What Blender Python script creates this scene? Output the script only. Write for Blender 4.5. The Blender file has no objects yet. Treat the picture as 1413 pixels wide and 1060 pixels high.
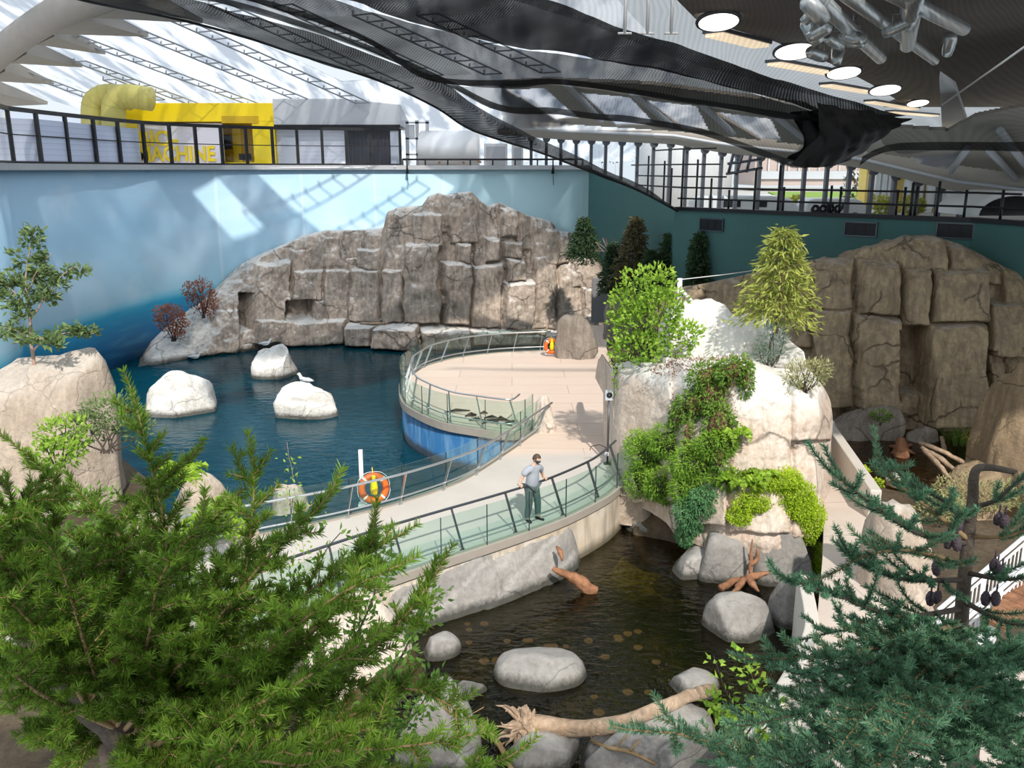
import bpy, bmesh, math, random
import numpy as np
from mathutils import Vector, Matrix, Euler
C = bpy.context.scene.collection
rs = np.random.RandomState
# ------------------------------------------------------------------ camera
FOC, PITCH, CH = 1200.0, math.radians(13.9), 8.4
def ray(px, py):
    a = (px - 706.5) / FOC; b = (530 - py) / FOC
    return np.array((a, b*math.sin(PITCH) + math.cos(PITCH), b*math.cos(PITCH) - math.sin(PITCH)))
def G(px, py, z):                      # point of the place at height z
    r = ray(px, py); t = (z - CH) / r[2]
    return np.array((r[0]*t, r[1]*t, z))
def A(px, py, Y):                      # point of the place at distance Y
    r = ray(px, py); t = Y / r[1]
    return np.array((r[0]*t, Y, CH + r[2]*t))
cam = bpy.data.cameras.new('camera'); cam.sensor_width = 36; cam.lens = 36*FOC/1413; cam.clip_start = .05; cam.clip_end = 900
co = bpy.data.objects.new('camera', cam); C.objects.link(co)
co.location = (0, 0, CH); co.rotation_euler = (math.pi/2 - PITCH, 0, 0)
bpy.context.scene.camera = co

# ------------------------------------------------------------------ noise
def _h(i, j, k, s):
    n = (i*374761393 + j*668265263 + k*2147483647 + s*974634777) & 0xffffffff
    n = ((n ^ (n >> 13)) * 1274126177) & 0xffffffff
    n = ((n ^ (n >> 16)) * 2246822519) & 0xffffffff
    return ((n ^ (n >> 15)) & 0xffff) / 65535.0
def vnoise(P, s=0):
    P = np.asarray(P, float); f = np.floor(P).astype(np.int64); t = P - f; t = t*t*(3-2*t)
    i, j, k = f[..., 0], f[..., 1], f[..., 2]; x, y, z = t[..., 0], t[..., 1], t[..., 2]
    r = 0
    for a in (0, 1):
        for b in (0, 1):
            for c in (0, 1):
                r = r + _h(i+a, j+b, k+c, s) * (x if a else 1-x) * (y if b else 1-y) * (z if c else 1-z)
    return r*2 - 1
def fbm(P, s=0, o=4):
    P = np.asarray(P, float); r = 0; a = 1.0
    for q in range(o):
        r = r + a*vnoise(P*(2.03**q), s+q); a *= .5
    return r/1.9
# ------------------------------------------------------------------ mesh building
def mesh_np(name, V, F, n):            # F: (k,n) faces of n corners
    me = bpy.data.meshes.new(name); V = np.asarray(V, np.float32); F = np.asarray(F, np.int32)
    me.vertices.add(len(V)); me.vertices.foreach_set('co', V.ravel())
    me.loops.add(F.size); me.loops.foreach_set('vertex_index', F.ravel())
    me.polygons.add(len(F)); me.polygons.foreach_set('loop_start', np.arange(len(F), dtype=np.int32)*n)
    me.update(calc_edges=True); return me
def wloc(o):
    v = Vector((0, 0, 0))
    while o is not None:
        v = v + Vector(o.location); o = o.parent
    return v
def tag(o, label=None, cat=None, group=None, kind=None):
    if label: o['label'] = label
    if cat: o['category'] = cat
    if group: o['group'] = group
    if kind: o['kind'] = kind
    return o
def link(name, me, m, parent=None, smooth=True, origin=None):
    """mesh with world coordinates -> one object whose origin is its base (or its parent's)"""
    n = len(me.vertices); a = np.empty(n*3, np.float32); me.vertices.foreach_get('co', a); a = a.reshape(-1, 3)
    if parent is not None: org = np.array(wloc(parent))
    elif origin is not None: org = np.array(origin, float)
    else: org = np.array(((a[:, 0].min()+a[:, 0].max())/2, (a[:, 1].min()+a[:, 1].max())/2, a[:, 2].min()))
    a = a - org.astype(np.float32); me.vertices.foreach_set('co', a.ravel()); me.update()
    me.polygons.foreach_set('use_smooth', np.full(len(me.polygons), bool(smooth)))
    o = bpy.data.objects.new(name, me); C.objects.link(o)
    if m is not None: me.materials.append(m)
    if parent is not None: o.parent = parent
    else: o.location = org
    return o
def empty(name, loc, label=None, cat=None, group=None):
    o = bpy.data.objects.new(name, None); C.objects.link(o); o.location = [float(v) for v in loc]; o.empty_display_size = .2
    return tag(o, label, cat, group)
def dup(root, loc=None, rz=None, label=None, group=None, scale=None):
    def cp(o, par):
        c = o.copy(); C.objects.link(c); c.parent = par
        for ch in list(o.children): cp(ch, c)
        return c
    r = cp(root, root.parent)
    if loc is not None: r.location = [float(v) for v in loc]
    if rz is not None: r.rotation_euler = (0, 0, rz)
    if scale is not None: r.scale = scale
    if label: r['label'] = label
    if group: r['group'] = group
    return r
class MB:
    def __init__(s): s.v = []; s.f = []; s.n = 0
    def add(s, V, F):
        s.v += [tuple(float(q) for q in p) for p in V]; s.f += [tuple(int(i)+s.n for i in q) for q in F]; s.n = len(s.v); return s
    def box(s, c, d, rz=0, M=None, bev=0):
        x, y, z = (d[0]/2, d[1]/2, d[2]/2)
        V = [Vector((i*x, j*y, k*z)) for i in (-1, 1) for j in (-1, 1) for k in (-1, 1)]
        R = M if M is not None else Matrix.Rotation(rz, 3, 'Z')
        V = [R @ v + Vector([float(q) for q in c]) for v in V]
        return s.add(V, [(0, 1, 3, 2), (4, 6, 7, 5), (0, 4, 5, 1), (2, 3, 7, 6), (0, 2, 6, 4), (1, 5, 7, 3)])
    def tube(s, P, r, n=8, cap=True):
        P = [Vector([float(q) for q in p]) for p in P]; m = len(P)
        R = [r]*m if isinstance(r, (int, float)) else list(r)
        up = Vector((0, 0, 1)); b = s.n; V = []; F = []; last = None
        for i, p in enumerate(P):
            t = (P[min(i+1, m-1)] - P[max(i-1, 0)])
            if t.length < 1e-9: t = Vector((0, 0, 1))
            t.normalize()
            if last is None:
                a = t.cross(up if abs(t.z) < .95 else Vector((1, 0, 0))).normalized()
            else:
                a = last - t*last.dot(t)
                a = a.normalized() if a.length > 1e-6 else t.orthogonal().normalized()
            last = a; c = t.cross(a)
            for k in range(n):
                q = 2*math.pi*k/n; V.append(p + (a*math.cos(q) + c*math.sin(q))*R[i])
        for i in range(m-1):
            for k in range(n):
                F.append((i*n+k, i*n+(k+1) % n, (i+1)*n+(k+1) % n, (i+1)*n+k))
        if cap: F += [tuple(range(n-1, -1, -1)), tuple((m-1)*n+k for k in range(n))]
        return s.add(V, F)
    def prism(s, poly, z0, z1):
        n = len(poly); V = [(p[0], p[1], z0) for p in poly] + [(p[0], p[1], z1) for p in poly]
        F = [tuple(range(n-1, -1, -1)), tuple(range(n, 2*n))] + [(i, (i+1) % n, n+(i+1) % n, n+i) for i in range(n)]
        return s.add(V, F)
    def wall(s, path, z0, z1, th):     # upright strip following a plan path
        P = [np.array(p[:2], float) for p in path]; m = len(P); V = []; F = []
        z0 = z0 if hasattr(z0, '__len__') else [z0]*m; z1 = z1 if hasattr(z1, '__len__') else [z1]*m
        for i in range(m):
            t = P[min(i+1, m-1)] - P[max(i-1, 0)]; t = t/(np.linalg.norm(t)+1e-9); nn = np.array((-t[1], t[0]))*th/2
            for sg, z in ((1, z0[i]), (-1, z0[i]), (-1, z1[i]), (1, z1[i])):
                q = P[i]+nn*sg; V.append((q[0], q[1], z))
        for i in range(m-1):
            for k in range(4): F.append((i*4+k, i*4+(k+1) % 4, i*4+4+(k+1) % 4, i*4+4+k))
        F += [(3, 2, 1, 0), tuple((m-1)*4+k for k in range(4))]
        return s.add(V, F)
    def lathe(s, prof, c=(0, 0, 0), n=24, M=None):
        V = []; F = []; m = len(prof); c = Vector([float(q) for q in c])
        for r, z in prof:
            for k in range(n):
                q = 2*math.pi*k/n; v = Vector((r*math.cos(q), r*math.sin(q), z)); V.append((M @ v if M is not None else v) + c)
        for i in range(m-1):
            for k in range(n): F.append((i*n+k, i*n+(k+1) % n, (i+1)*n+(k+1) % n, (i+1)*n+k))
        F += [tuple(range(n-1, -1, -1)), tuple((m-1)*n+k for k in range(n))]
        return s.add(V, F)
    def torus(s, c, R, r, M=None, n=32, k=10, a0=0, a1=2*math.pi):
        c = Vector([float(q) for q in c]); full = abs(a1-a0-2*math.pi) < 1e-6; V = []; F = []; N = n if full else n+1
        for i in range(N):
            a = a0+(a1-a0)*i/n
            for j in range(k):
                b = 2*math.pi*j/k; v = Vector(((R+r*math.cos(b))*math.cos(a), (R+r*math.cos(b))*math.sin(a), r*math.sin(b)))
                V.append((M @ v if M is not None else v)+c)
        for i in range(n):
            for j in range(k):
                F.append((i*k+j, ((i+1) % N)*k+j, ((i+1) % N)*k+(j+1) % k, i*k+(j+1) % k))
        return s.add(V, F)
    def mesh(s, name):
        me = bpy.data.meshes.new(name); me.from_pydata(s.v, [], s.f); me.update()
        bm = bmesh.new(); bm.from_mesh(me); bmesh.ops.recalc_face_normals(bm, faces=bm.faces); bm.to_mesh(me); bm.free()
        return me
    def build(s, name, m, parent=None, smooth=False, origin=None, bevel=0):
        o = link(name, s.mesh(name), m, parent, smooth, origin)
        if bevel:
            b = o.modifiers.new('bevel', 'BEVEL'); b.width = bevel; b.segments = 2; b.limit_method = 'ANGLE'
        return o
def smooth_path(P, n=8, closed=False):
    P = [np.array(p, float) for p in P]; out = []; m = len(P)
    for i in range(m if closed else m-1):
        g = (lambda k: P[k % m]) if closed else (lambda k: P[min(max(k, 0), m-1)])
        a, b, c, d = g(i-1), g(i), g(i+1), g(i+2)
        for q in range(n):
            t = q/n
            out.append(.5*((2*b)+(c-a)*t+(2*a-5*b+4*c-d)*t*t+(3*b-a-3*c+d)*t**3))
    if not closed: out.append(P[-1])
    return out
def resample(P, step):
    P = np.array(P, float); d = np.r_[0, np.cumsum(np.linalg.norm(np.diff(P, axis=0), axis=1))]
    k = max(2, int(round(d[-1]/step))+1); s = np.linspace(0, d[-1], k)
    return np.stack([np.interp(s, d, P[:, i]) for i in range(P.shape[1])], 1)
def offset_path(P, d):
    P = np.array(P, float); T = np.gradient(P[:, :2], axis=0); T /= np.linalg.norm(T, axis=1)[:, None]+1e-9
    Q = P.copy(); Q[:, 0] += -T[:, 1]*d; Q[:, 1] += T[:, 0]*d; return Q
# ------------------------------------------------------------------ materials
class MT:
    def __init__(s, name):
        s.m = bpy.data.materials.new(name); s.m.use_nodes = True; s.nt = s.m.node_tree
        s.b = s.nt.nodes['Principled BSDF']; s.out = s.nt.nodes['Material Output']
    def n(s, t, **kw):
        x = s.nt.nodes.new(t)
        for k, v in kw.items():
            if k.startswith('i_'): 
                q = k[2:]; q = int(q) if q.isdigit() else q.replace('_', ' ')
                s.set(x.inputs[q], v)
            else: setattr(x, k, v)
        return x
    def set(s, sock, v):
        if isinstance(v, bpy.types.NodeSocket): s.nt.links.new(v, sock)
        elif isinstance(v, bpy.types.Node): s.nt.links.new(v.outputs[0], sock)
        else:
            if isinstance(v, tuple) and len(v) == 3 and sock.type == 'RGBA': v = v+(1,)
            sock.default_value = v
    def P(s, **kw):
        for k, v in kw.items(): s.set(s.b.inputs[k.replace('_', ' ')], v)
        return s
    def coord(s, w='Object'): return s.n('ShaderNodeTexCoord').outputs[w]
    def pos(s): return s.n('ShaderNodeNewGeometry').outputs['Position']
    def sep(s, v): return s.n('ShaderNodeSeparateXYZ', i_0=v)
    def noise(s, vec, sc, det=4, rough=.55, dist=0.0):
        return s.n('ShaderNodeTexNoise', i_Vector=vec, i_Scale=sc, i_Detail=det, i_Roughness=rough, i_Distortion=dist).outputs[0]
    def mapv(s, vec, scale=(1, 1, 1), rot=(0, 0, 0)):
        return s.n('ShaderNodeMapping', i_Vector=vec, i_Scale=scale, i_Rotation=rot).outputs[0]
    def ramp(s, f, st, interp='LINEAR'):
        x = s.n('ShaderNodeValToRGB', i_0=f); e = x.color_ramp.elements; x.color_ramp.interpolation = interp
        while len(e) < len(st): e.new(.5)
        for q, (p, c) in zip(e, st):
            q.position = p; q.color = (c, c, c, 1) if isinstance(c, (int, float)) else tuple(c)+(1,)
        return x.outputs[0]
    def rng(s, v, a, b, c=0.0, d=1.0): return s.n('ShaderNodeMapRange', i_0=v, i_1=a, i_2=b, i_3=c, i_4=d).outputs[0]
    def math(s, op, a, b=0.0): return s.n('ShaderNodeMath', operation=op, i_0=a, i_1=b).outputs[0]
    def mix(s, f, a, b, mode='MIX'):
        x = s.n('ShaderNodeMix', data_type='RGBA', blend_type=mode); s.set(x.inputs[0], f); s.set(x.inputs[6], a); s.set(x.inputs[7], b); return x.outputs[2]
    def bump(s, h, st=.5, d=.05):
        return s.n('ShaderNodeBump', i_Height=h, i_Strength=st, i_Distance=d).outputs[0]
    def shader(s, x): s.nt.links.new(x.outputs[0] if isinstance(x, bpy.types.Node) else x, s.out.inputs[0]); return s
def plain(name, col, rough=.6, metal=0.0, var=.12, scale=6.0, spec=None):
    t = MT(name); f = t.noise(t.coord(), scale)
    t.P(Base_Color=t.mix(f, tuple(c*(1-var) for c in col), tuple(min(1, c*(1+var)) for c in col)), Roughness=rough, Metallic=metal)
    if spec is not None: t.b.inputs['Specular IOR Level'].default_value = spec
    return t.m
def rockmat(name, c1, c2, c3=None, guano=0.0, crack=.5, crack_scale=.5, bump=.7, streak=.4, gsharp=(.45, .8), fine=9.0, wet=None, whiten=None):
    t = MT(name); o = t.coord(); w = t.n('ShaderNodeMix', data_type='VECTOR')
    big = t.noise(o, .55, 5, .6); mid = t.noise(o, 2.6, 6, .65); fin = t.noise(o, fine, 8, .7)
    st = t.noise(t.mapv(o, (3.2, 3.2, .35)), 1.6, 5, .6)
    col = t.mix(t.ramp(big, [(.35, 0.0), (.65, 1.0)]), c1, c2)
    if c3: col = t.mix(t.ramp(mid, [(.48, 0.0), (.72, .8)]), col, c3)
    col = t.mix(t.ramp(st, [(.42, streak), (.58, 0.0)]), col, tuple(.45*c for c in c1))
    col = t.mix(t.ramp(fin, [(.3, .55), (.6, 0.0)]), col, tuple(.55*c for c in c1))
    if guano:
        nz = t.sep(t.n('ShaderNodeNewGeometry').outputs['Normal']).outputs[2]
        g = t.math('ADD', nz, t.math('MULTIPLY', t.math('SUBTRACT', mid, .5), 1.1))
        col = t.mix(t.math('MULTIPLY', t.ramp(g, [(gsharp[0], 0.0), (gsharp[1], 1.0)]), guano), col, (.86, .86, .84))
    dv = t.n('ShaderNodeVectorMath', operation='ADD', i_0=o)
    t.set(dv.inputs[1], t.n('ShaderNodeVectorMath', operation='SCALE', i_0=t.n('ShaderNodeTexNoise', i_Vector=o, i_Scale=1.1, i_Detail=4.0).outputs[1], i_Scale=.9).outputs[0])
    vo = t.n('ShaderNodeTexVoronoi', feature='DISTANCE_TO_EDGE', i_Vector=dv.outputs[0], i_Scale=crack_scale).outputs[0]
    cm = t.ramp(t.noise(o, crack_scale*.9, 3), [(.46, 1.0), (.56, 0.0)])
    cr = t.math('MAXIMUM', t.ramp(vo, [(0.0, 0.0), (.007, .3), (.022, 1.0)]), cm)
    col = t.mix(t.math('MULTIPLY', t.math('SUBTRACT', 1.0, cr), crack), col, tuple(.22*c for c in c1))
    if whiten is not None:             # whitened above this height
        zb_ = t.math('ADD', t.sep(t.pos()).outputs[2], t.math('MULTIPLY', t.math('SUBTRACT', mid, .5), 1.2))
        col = t.mix(t.rng(zb_, whiten, whiten+.6, 0.0, .85), col, (.86, .85, .82))
    if wet is not None:                # dark tide line along the waterline
        z = t.sep(t.pos()).outputs[2]
        wz = t.math('ADD', z, t.math('MULTIPLY', t.math('SUBTRACT', fin, .5), .16))
        col = t.mix(t.rng(wz, wet, wet+.16, .85, 0.0), col, (.028, .03, .022))
    h = t.math('ADD', t.math('MULTIPLY', fin, .5), t.math('MULTIPLY', mid, .8))
    h = t.math('ADD', h, t.math('MULTIPLY', cr, .5*crack))
    t.P(Base_Color=col, Roughness=.85, Normal=t.bump(h, bump, .12)); t.b.inputs['Specular IOR Level'].default_value = .25
    return t.m
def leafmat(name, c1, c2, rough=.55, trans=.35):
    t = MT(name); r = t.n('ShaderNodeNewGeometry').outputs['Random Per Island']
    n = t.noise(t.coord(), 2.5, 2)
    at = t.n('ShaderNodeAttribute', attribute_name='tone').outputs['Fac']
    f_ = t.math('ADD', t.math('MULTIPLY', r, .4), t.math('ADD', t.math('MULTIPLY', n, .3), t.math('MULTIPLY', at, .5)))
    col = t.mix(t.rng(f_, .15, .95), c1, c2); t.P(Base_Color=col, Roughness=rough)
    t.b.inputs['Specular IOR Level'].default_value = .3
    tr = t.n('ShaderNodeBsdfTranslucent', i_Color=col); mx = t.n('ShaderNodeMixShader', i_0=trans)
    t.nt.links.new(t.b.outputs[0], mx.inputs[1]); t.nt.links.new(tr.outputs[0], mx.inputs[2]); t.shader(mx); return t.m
def glassmat(name, tint, refl=1.0, rough=.02):
    t = MT(name); fr = t.n('ShaderNodeFresnel', i_IOR=t.rng(t.n('ShaderNodeNewGeometry').outputs['Backfacing'], 0, 1, 1.45, 1/1.45))
    tr = t.n('ShaderNodeBsdfTransparent', i_Color=tint); gl = t.n('ShaderNodeBsdfGlossy', i_Color=(.95, 1, .98), i_Roughness=rough)
    mx = t.n('ShaderNodeMixShader', i_0=t.math('MULTIPLY', fr.outputs[0], refl)); t.nt.links.new(tr.outputs[0], mx.inputs[1]); t.nt.links.new(gl.outputs[0], mx.inputs[2])
    t.nt.nodes.remove(t.b); t.shader(mx); return t.m
M = {}
# ------------------------------------------------------------------ rocks
def ico(sub):
    bm = bmesh.new(); bmesh.ops.create_icosphere(bm, subdivisions=sub, radius=1)
    V = np.array([v.co[:] for v in bm.verts]); F = np.array([[v.index for v in f.verts] for f in bm.faces]); bm.free(); return V, F
ICO = {k: ico(k) for k in (2, 3, 4, 5)}
def rock_np(c, size, seed=0, rz=0.0, e=2.6, cuts=7, rough=.10, sub=4, sink=.35, top=None):
    """c = centre of the footprint at ground level; size = (width, depth, height)"""
    V, F = ICO[sub]; V = V.copy(); R = rs(seed)
    d = V/((np.abs(V)**e).sum(1)**(1/e))[:, None]
    for q in range(cuts):              # chisel flat facets
        n = R.normal(size=3); n[2] = abs(n[2])*.7; n /= np.linalg.norm(n); h = R.uniform(.62, .9)
        k = d @ n - h; d = d - np.where(k > 0, k*.88, 0)[:, None]*n
    p = d*np.array((size[0]/2, size[1]/2, size[2]/(1+sink)))
    m = min(size)
    nn = V/np.linalg.norm(V, axis=1)[:, None]
    p = p + nn*(fbm(V*1.7+seed*3.1, seed)*rough*m*1.6 + fbm(V*6+seed, seed+9)*rough*m*.35)[:, None]
    zt = p[:, 2].max(); zb = -size[2]*sink
    p[:, 2] = np.where(p[:, 2] > 0, p[:, 2]*size[2]/zt, np.maximum(p[:, 2], zb))
    ca, sa = math.cos(rz), math.sin(rz)
    p = np.stack([p[:, 0]*ca-p[:, 1]*sa, p[:, 0]*sa+p[:, 1]*ca, p[:, 2]], 1)+np.array(c, float)
    return p, F
def rock(name, c, size, mat, label=None, cat='rock', parent=None, group=None, **kw):
    p, F = rock_np(c, size, **kw); o = link(name, mesh_np(name, p, F, 3), mat, parent, True, None if parent else c)
    if parent is None: tag(o, label, cat, group)
    return o
def rock_px(name, x0, x1, yt, yb, z, mat, label=None, dr=.8, **kw):
    """boulder whose front waterline/footing shows at yb and whose crown shows at yt"""
    xm = (x0+x1)/2; f = G(xm, yb, z); t = f[1]
    w = abs(A(x1, yb, t)[0]-A(x0, yb, t)[0]); d = w*dr; Yc = t+d/2
    w = abs(A(x1, yb, Yc)[0]-A(x0, yb, Yc)[0])
    h = max(.15, A(xm, yt, Yc+d*.12)[2]-z); X = A(xm, (yt+yb)/2, Yc)[0]
    return rock(name, (X, Yc, z), (w, d, h), mat, label, **kw)
def interp_poly(poly, x): return np.interp(x, [p[0] for p in poly], [p[1] for p in poly])
def box_profile(px, py, b, r):
    x0, x1, y0, y1 = b[:4]
    m = np.minimum(np.minimum(px-x0, x1-px), np.minimum(py-y0, y1-py))/r
    m = np.clip(m, 0, 1); return np.sqrt(np.maximum(0, 1-(1-m)**2))
def cliff(name, top, base, zb, lean, blocks, seed, mat, x0, x1, step=1.3, rows=170, back=3.0, r=4.5, noise=.35, prot_scale=1.0, colw=(16, 34), tier=(30, 75), parent=None, drop=.5, lpow=1.2, ends=0, facing=None, groove=.13, wv=(7, 6)):
    R = rs(seed); px = np.arange(x0, x1+step, step); nc = len(px)
    yt = interp_poly(top, px); yb = interp_poly(base, px)
    B = np.array([G(a, b, zb) for a, b in zip(px, yb)])
    T = np.gradient(B[:, :2], axis=0); k = 41
    T = np.stack([np.convolve(np.pad(T[:, i], k//2, 'edge'), np.ones(k)/k, 'valid') for i in (0, 1)], 1)
    T /= np.linalg.norm(T, axis=1)[:, None]; N = np.stack([T[:, 1], -T[:, 0]], 1)   # faces the visitor
    if facing is not None: N = np.tile(np.array(facing, float), (nc, 1))
    v = np.linspace(-.1, 1, rows); PX, Vv = np.meshgrid(px, v); PY = yb+(yt-yb)*Vv
    Ys = B[:, 1]+(lean(PX, PY, np.clip(Vv, 0, 1)) if callable(lean) else lean*np.clip(Vv, 0, 1)**lpow)
    rx = (PX-706.5)/FOC; rb = (530-PY)/FOC
    ry = rb*math.sin(PITCH)+math.cos(PITCH); rzz = rb*math.cos(PITCH)-math.sin(PITCH); t = Ys/ry
    X = rx*t; Z = CH+rzz*t
    wob = fbm(np.stack([PX/38, PY/38, 0*PX], -1), seed)*wv[0]; wy = fbm(np.stack([PX/33, PY/33, 0*PX+7], -1), seed+3)*wv[1]
    D = np.zeros_like(PX)
    x = x0-8                            # the fractured ground layer of columns
    while x < x1:
        w = R.uniform(*colw); y = R.uniform(200, 270)
        while y < 640:
            h = R.uniform(*tier); bb = (x, x+w, y, y+h); q = box_profile(PX+wob, PY+wy, bb, r*.8)
            ins = (PX+wob >= x) & (PX+wob < x+w) & (PY+wy >= y) & (PY+wy < y+h)
            D = np.where(ins, R.uniform(.0, .42)*prot_scale-groove*(1-q), D); y += h
        x += w
    for b in blocks:
        q = box_profile(PX+wob*.45, PY+wy*.45, b, b[5] if len(b) > 5 else r)
        if b[4] > 0: D = np.maximum(D, np.where(q > 0, -.2+(b[4]*.85+.25)*q, -9))
        else: D = D + b[4]*q
    D = D + noise*fbm(np.stack([PX/30, PY/30, 0*PX+3], -1), seed+5)+noise*.3*fbm(np.stack([PX/7, PY/9, 0*PX+3], -1), seed+6)
    top_soft = np.clip((1-Vv)*9, 0, 1); D = D*np.sqrt(np.maximum(0, 1-(1-top_soft)**2))
    X = X+N[:, 0]*D; Y = Ys+N[:, 1]*D
    X0, Y0, Z0 = X[-1], Y[-1], Z[-1]
    ex = []
    for q in np.linspace(.12, 1, 8):
        nz = .18*fbm(np.stack([px/20, 0*px+q*9, 0*px], -1), seed+8)
        ex.append((X0-N[:, 0]*back*q, Y0-N[:, 1]*back*q, Z0-drop*q*q+nz*min(1, q*3)))
    X = np.vstack([X]+[e[0][None] for e in ex]); Y = np.vstack([Y]+[e[1][None] for e in ex]); Z = np.vstack([Z]+[e[2][None] for e in ex])
    if ends:                             # the flanks turn back so the rock is solid from the side
        n0 = np.array((N[0]+N[-1])/2)
        for q in (.25, .6, 1.0):
            X = np.hstack([X[:, :1]-n0[0]*ends*.35, X, X[:, -1:]-n0[0]*ends*.35])
            Y = np.hstack([Y[:, :1]-n0[1]*ends*.35, Y, Y[:, -1:]-n0[1]*ends*.35]); Z = np.hstack([Z[:, :1]-.05, Z, Z[:, -1:]-.05])
        nc += 6
    nr = len(X); V = np.stack([X, Y, Z], -1).reshape(-1, 3)
    i, j = np.meshgrid(np.arange(nr-1), np.arange(nc-1), indexing='ij'); a = (i*nc+j).ravel()
    F = np.stack([a, a+1, a+nc+1, a+nc], 1)
    return link(name, mesh_np(name, V, F, 4), mat, parent, True)
# ------------------------------------------------------------------ palette
M['cliff'] = rockmat('grey brown cliff rock', (.47, .39, .325), (.60, .50, .42), (.33, .25, .20), guano=.75, crack=.8, crack_scale=.42, bump=.9, streak=.6, gsharp=(.62, .95), wet=-1.42)
M['cliff_warm'] = rockmat('ochre cliff rock', (.42, .325, .22), (.53, .41, .255), (.28, .22, .165), guano=.25, crack=.8, crack_scale=.5, bump=.9, streak=.6, gsharp=(.8, 1.1))
M['cliff_grey'] = rockmat('dull grey rock', (.31, .265, .23), (.39, .34, .29), (.26, .21, .17), crack=.6, crack_scale=.5, streak=.5)
M['cream'] = rockmat('cream sandstone', (.66, .57, .49), (.76, .69, .62), (.62, .47, .37), guano=.35, crack=.75, crack_scale=.36, bump=.5, streak=.16, gsharp=(.7, 1.0))
M['outcrop'] = rockmat('pinkish cream outcrop rock', (.64, .52, .43), (.76, .67, .59), (.60, .42, .31), guano=.35, crack=.85, crack_scale=.36, bump=.5, streak=.2, gsharp=(.7, 1.0), whiten=2.5)
M['white_rock'] = rockmat('whitened rock', (.66, .63, .59), (.78, .76, .73), (.52, .48, .44), guano=.75, crack=.5, crack_scale=.7, bump=.7, streak=.3, wet=-1.40)
M['grey_rock'] = rockmat('pale grey rock', (.26, .245, .235), (.345, .33, .31), (.20, .185, .17), guano=.12, crack=.4, crack_scale=.8, bump=.5, streak=.15, wet=-1.22)
M['slab_rock'] = rockmat('grey slab rock', (.35, .335, .325), (.45, .43, .405), (.30, .275, .25), guano=.12, crack=.7, crack_scale=.55, bump=.5, streak=.12, wet=-1.2)
M['tan_rock'] = rockmat('tan rock', (.50, .41, .33), (.62, .53, .45), (.40, .31, .24), guano=.2, crack=.35, crack_scale=.8, bump=.6, streak=.3)
M['brown_rock'] = rockmat('brown rock', (.30, .22, .14), (.40, .30, .19), (.22, .16, .11), crack=.7, crack_scale=.8, streak=.4)
M['soil'] = rockmat('dark soil', (.10, .075, .05), (.17, .13, .09), (.06, .05, .035), crack=0, bump=.8, streak=.2)
M['concrete'] = plain('pale concrete', (.62, .58, .53), .8, 0, .1, 2)
M['steel'] = plain('brushed steel', (.62, .64, .66), .32, .9, .06, 30)
M['black'] = plain('black metal', (.012, .013, .016), .45, .3)
M['dark_rail'] = plain('dark handrail', (.10, .11, .13), .35, .7)
M['white'] = plain('white paint', (.80, .81, .83), .5, 0, .03)
M['white_grey'] = plain('cool grey paint', (.52, .54, .58), .5, 0, .05)
M['yellow'] = plain('yellow panel', (.90, .66, .004), .4, 0, .05)
M['pale_yellow'] = plain('pale yellow duct', (.52, .47, .13), .5, 0, .08, 2)
M['orange'] = plain('orange buoy shell', (.86, .13, .012), .45, 0, .08)
M['glass'] = glassmat('green tinted glass', (.86, .95, .92), .9)
M['clear'] = glassmat('window glass', (.95, .97, .98), .6)
M['wood'] = rockmat('weathered driftwood', (.46, .33, .23), (.58, .44, .32), (.33, .21, .13), crack=.3, crack_scale=2, bump=.5, streak=.5)
M['red_wood'] = rockmat('reddish driftwood', (.36, .17, .09), (.46, .25, .15), (.25, .11, .06), crack=.3, crack_scale=2, bump=.5, streak=.6)
M['bark'] = rockmat('grey brown bark', (.12, .095, .075), (.20, .16, .13), (.08, .06, .05), crack=.3, crack_scale=20, bump=.6, streak=.4, fine=60)
M['twig_bark'] = plain('tan twig bark', (.30, .20, .10), .8, 0, .25, 30)
M['dark_bark'] = plain('dark twig bark', (.06, .045, .035), .85, 0, .3, 30)
M['pink_bark'] = plain('pinkish bark', (.42, .29, .23), .8, 0, .2, 30)

def planks():
    t = MT('sunlit boardwalk concrete'); o = t.pos()
    br = t.n('ShaderNodeTexBrick', i_Vector=o, i_Scale=1.0, i_Mortar_Size=.010, i_Brick_Width=4.4, i_Row_Height=1.35)
    t.set(br.inputs['Color1'], (.72, .58, .49)); t.set(br.inputs['Color2'], (.76, .63, .54)); t.set(br.inputs['Mortar'], (.36, .27, .22))
    gr = t.noise(t.mapv(o, (.6, 9, 1)), 1.4, 5); bl = t.noise(o, .7, 4)
    col = t.mix(t.ramp(gr, [(.35, .25), (.65, 0.0)]), br.outputs[0], (.52, .40, .33))
    far = t.sep(o).outputs[1]                       # the ramp nearer the camera is poured grey concrete, the terrace is boarded
    y2 = t.math('ADD', far, t.math('MULTIPLY', t.sep(o).outputs[0], -.12))
    grey = t.mix(bl, (.50, .46, .43), (.64, .60, .56))
    t.P(Base_Color=t.mix(t.rng(y2, 24.6, 25.3), grey, col), Roughness=.75, Normal=t.bump(gr, .15, .02)); return t.m
M['deck'] = planks()
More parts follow.
